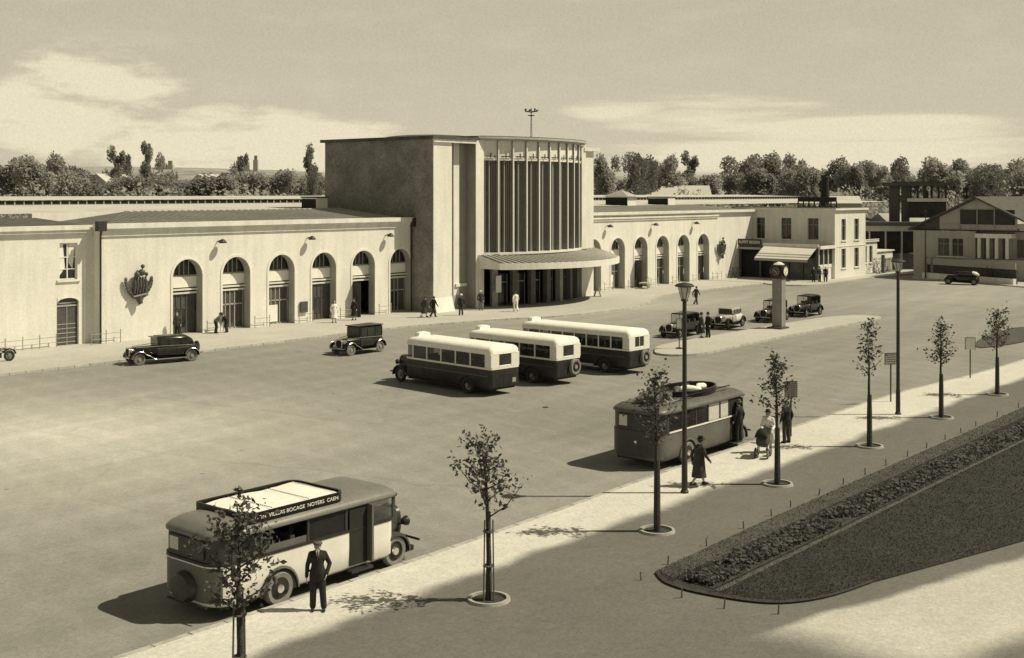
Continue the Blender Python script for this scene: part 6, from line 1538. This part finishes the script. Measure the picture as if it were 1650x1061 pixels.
    b = MB(); c = hd+V(-.01, 0, .085); b.lathe([(.155, -.005), (.16, .0), (.098, .012), (.095, .08), (.07, .115), (.02, .12)], c, 20); res['hat'] = b.mesh('hat', M['hat'], 50)
    b = MB(); b.ball(hd+V(.0, 0, .085), .115, 16, 8, (1.15, 1.05, .48)); b.add([hd+V(.09, -.07, .07), hd+V(.155, -.045, .045), hd+V(.155, .045, .045), hd+V(.09, .07, .07), hd+V(.09, 0, .09)], [(0, 1, 2, 3, 4)]); res['cap'] = b.mesh('cap', M['hat'], 50)
    b = MB(); b.ball(hd+V(-.02, 0, .045), .103, 14, 9, (1.0, .92, 1.0)); res['hair'] = b.mesh('hair', M['hair'], 60)
    b = MB(); b.ball(hd+V(-.03, 0, .02), .115, 14, 9, (.95, .95, 1.15)); res['long_hair'] = b.mesh('hair', M['hair'], 60)
    b = MB(); q = ch_+V(.147, 0, .08); b.prof([(-.045, .14), (.045, .14), (.0, -.10)], q.x-.006, q.x+.006, 'x'); res['shirt'] = b.mesh('shirt_front', M['shirt']); 
    for v_ in res['shirt'].vertices: v_.co.z += q.z-.02
    b = MB(); b.prof([(-.012, .12), (.012, .12), (.018, -.06), (0, -.09), (-.018, -.06)], q.x+.004, q.x+.012, 'x'); res['tie'] = b.mesh('tie', M['ink'])
    for v_ in res['tie'].vertices: v_.co.z += q.z-.02
    b = MB()
    for s_ in (-1, 1): b.ball(hd+V(.0905, .032*s_, .012), .0125, 8, 6)
    res['eye'] = b.mesh('eyes', M['ink'])
    _cache[key] = res; return res
def person(label, x, y, az, pose='stand', top='suit', leg='suit2', hat='hat', skirt=None, coat=None, fine=False, z=.12, s=1.0, group=None, shirt=False, hatm=None):
    t = thing('person', label, 'person', (x, y, z), az, group); t.scale = (s, s, s)
    R = body_parts(pose, fine)
    put(R['body'], 'body', t); put(R['eye'], 'eyes', t)
    def cl(key, name, mk):
        o = put(R[key], name, t)
        if mk: o.material_slots[0].link = 'OBJECT'; o.material_slots[0].material = M[mk]
        return o
    j = cl('jacket', 'jacket', top)
    if skirt: cl('skirt', 'skirt', skirt)
    elif coat: cl('coat', 'coat', coat)
    else: cl('trousers', 'trousers', leg)
    cl('shoe', 'shoes', 'suit')
    if hat in ('hat', 'cap'): cl(hat, hat, hatm); cl('hair', 'hair', None)
    else: cl(hat or 'hair', 'hair', None)
    if shirt: put(R['shirt'], 'shirt_front', j); put(R['tie'], 'tie', j)
    return t
VW = PHI+PI   # facing the camera
person('man in a dark suit, tie and flat cap standing beside the cream coach', 19.95, 22.85, VW+.15, 'pocket', 'suit', 'suit', 'cap', fine=True, s=.985, shirt=True)
person('woman in a long dark coat and hat walking by the near lamp post', 36.85, 22.35, PHI-PI/2+.4, 'walk', 'suit2', coat='suit2', hat='hat', fine=True, s=.98, hatm='suit')
person('woman in a pale dress pushing the pram, between the coach front and the tree', 43.45, 23.2, PI+.35, 'push', 'cloth_white', skirt='cloth_mid', hat='hat', fine=True, s=.97, hatm='suit')
person('man in a dark jacket half hidden behind the young tree right of the pram', 45.55, 23.5, PHI+.5, 'stand', 'suit', 'suit2', 'hair', fine=True, s=1.0)
person('passenger in dark clothes leaning at the open door of the dark coach', 43.65, 24.62, PI/2-.2, 'stand', 'suit', 'suit', 'hat', s=.93, fine=False, z=.35)
person('left-hand walker of the pair before the hall corner, in a long dark coat', 72.35, 69.8, -.3, 'walk', 'suit2', coat='suit2', hat='hat')
person('right-hand walker of the pair in front of the hall corner, in a dark jacket', 72.95, 69.35, -.2, 'walk', 'suit', 'suit', 'hair')
person('man in dark clothes standing alone before the hall recess', 75.6, 68.7, PHI+.3, 'stand', 'suit', 'suit2', 'hat', hatm='cloth_white')
person('person with a pale cap in the shadow at the left end of the canopy', 79.9, 70.3, PHI+PI, 'stand', 'suit2', 'cloth_mid', 'cap', hatm='cloth_white')
person('person all in white walking towards the entrance under the canopy', 80.9, 67.2, PHI+.2, 'walk', 'cloth_white', 'cloth_white', 'hair')
person('dark figure standing against the left side of the first arch', 51.5, 73.9, VW, 'stand', 'suit2', 'suit', 'hair')
person('left figure stooping low between the first and second arches', 54.5, 73.5, PHI-PI/2, 'bend', 'cloth_mid', 'suit', 'hat')
person('right figure stooping low between the first and second arches', 55.4, 73.4, PHI+PI/2, 'bend', 'suit', 'suit', 'hair')
person('woman in white standing in front of the pier between the fourth and fifth arches', 64.9, 72.4, VW+.5, 'stand', 'cloth_white', skirt='cloth_white', hat='long_hair')
person('woman in black standing below the open fifth arch', 67.3, 72.7, VW-.4, 'stand', 'suit', coat='suit', hat='hat', hatm='suit')
person('man in dark clothes striding alone across the square towards the cafe', 97.4, 59.4, PHI-.9, 'walk', 'suit2', 'suit2', 'hair', z=0)
person('left person of the couple standing by the open tourer on the island', 74.75, 45.15, VW+1.2, 'stand', 'suit', coat='suit', hat='hat', hatm='suit')
person('right person of the couple standing by the open tourer on the island', 75.25, 44.9, VW-1.0, 'stand', 'suit', 'suit', 'hat', hatm='suit')
person('leftmost of three people at the cafe corner', 129.6, 63.5, VW, 'stand', 'suit', 'suit', 'hair')
person('middle one of three people at the cafe corner, wearing a hat', 130.3, 63.1, VW+.5, 'stand', 'suit2', 'suit', 'hat')
person('rightmost of three people at the cafe corner, in a dark jacket', 130.8, 62.6, VW-.5, 'stand', 'suit', 'suit2', 'hair')
# pram
pr_ = thing('pram', 'dark high-bodied pram pushed by the woman in the pale dress', 'pram', (42.55, 22.95, .12), PI+.3)
b = MB(); b.loft([sring(-.42, .14, .62, .8, 3), sring(-.3, .22, .45, .86, 3), sring(.05, .24, .38, .86, 3), sring(.4, .2, .48, .84, 3), sring(.46, .12, .6, .8, 3)]); b.build('body', M['suit2'], pr_, 50)
R = []
for i in range(6): a = .2+i*.28; R.append([(.15+.3*math.sin(a)*1.0, .25*math.cos(PI*k/8), .82+(.34*math.cos(a)+.0)*math.sin(PI*k/8)) for k in range(9)])
MB().loft(R, False, False).build('hood', M['suit'], pr_, 60)
for x in (-.28, .3):
    for y in (-.24, .24): wheel(pr_, x, y, .2, .04, rim='steel')
b = MB(); b.tube([(-.35, -.2, .6), (-.75, -.19, 1.02), (-.75, .19, 1.02), (-.35, .2, .6)], .018, 6); b.tube([(-.3, -.22, .2), (-.1, -.2, .45), (.3, -.22, .2)], .015, 5); b.tube([(-.3, .22, .2), (-.1, .2, .45), (.3, .22, .2)], .015, 5); b.build('handle', M['chrome'], pr_)
# handcart by the right wing and luggage trolley
hc = thing('handcart', 'small flat luggage cart standing at the third arch of the right wing', 'cart', (109.6, 73.2, .12), .4)
MB().box(-.8, .8, -.45, .45, .5, .62).build('platform', M['frame'], hc)
for x in (-.5, .5):
    for y in (-.4, .4): wheel(hc, x, y, .25, .06, rim='steel')
MB().tube([(.8, -.3, .6), (1.15, -.25, 1.1), (1.15, .25, 1.1), (.8, .3, .6)], .025, 6).build('handle', M['iron'], hc)
tr = thing('pavement_sign', 'small folding board leaning at the right corner of the hall entrance', 'sign', (97.9, 70.9, .12), .8)
MB().prof([(-.35, 0), (-.3, 0), (.02, 1.15), (-.02, 1.15)], -.35, .35).build('front_board', M['panel'], tr); MB().prof([(.3, 0), (.35, 0), (.03, 1.12), (.0, 1.12)], -.35, .35).build('back_board', M['sign'], tr)
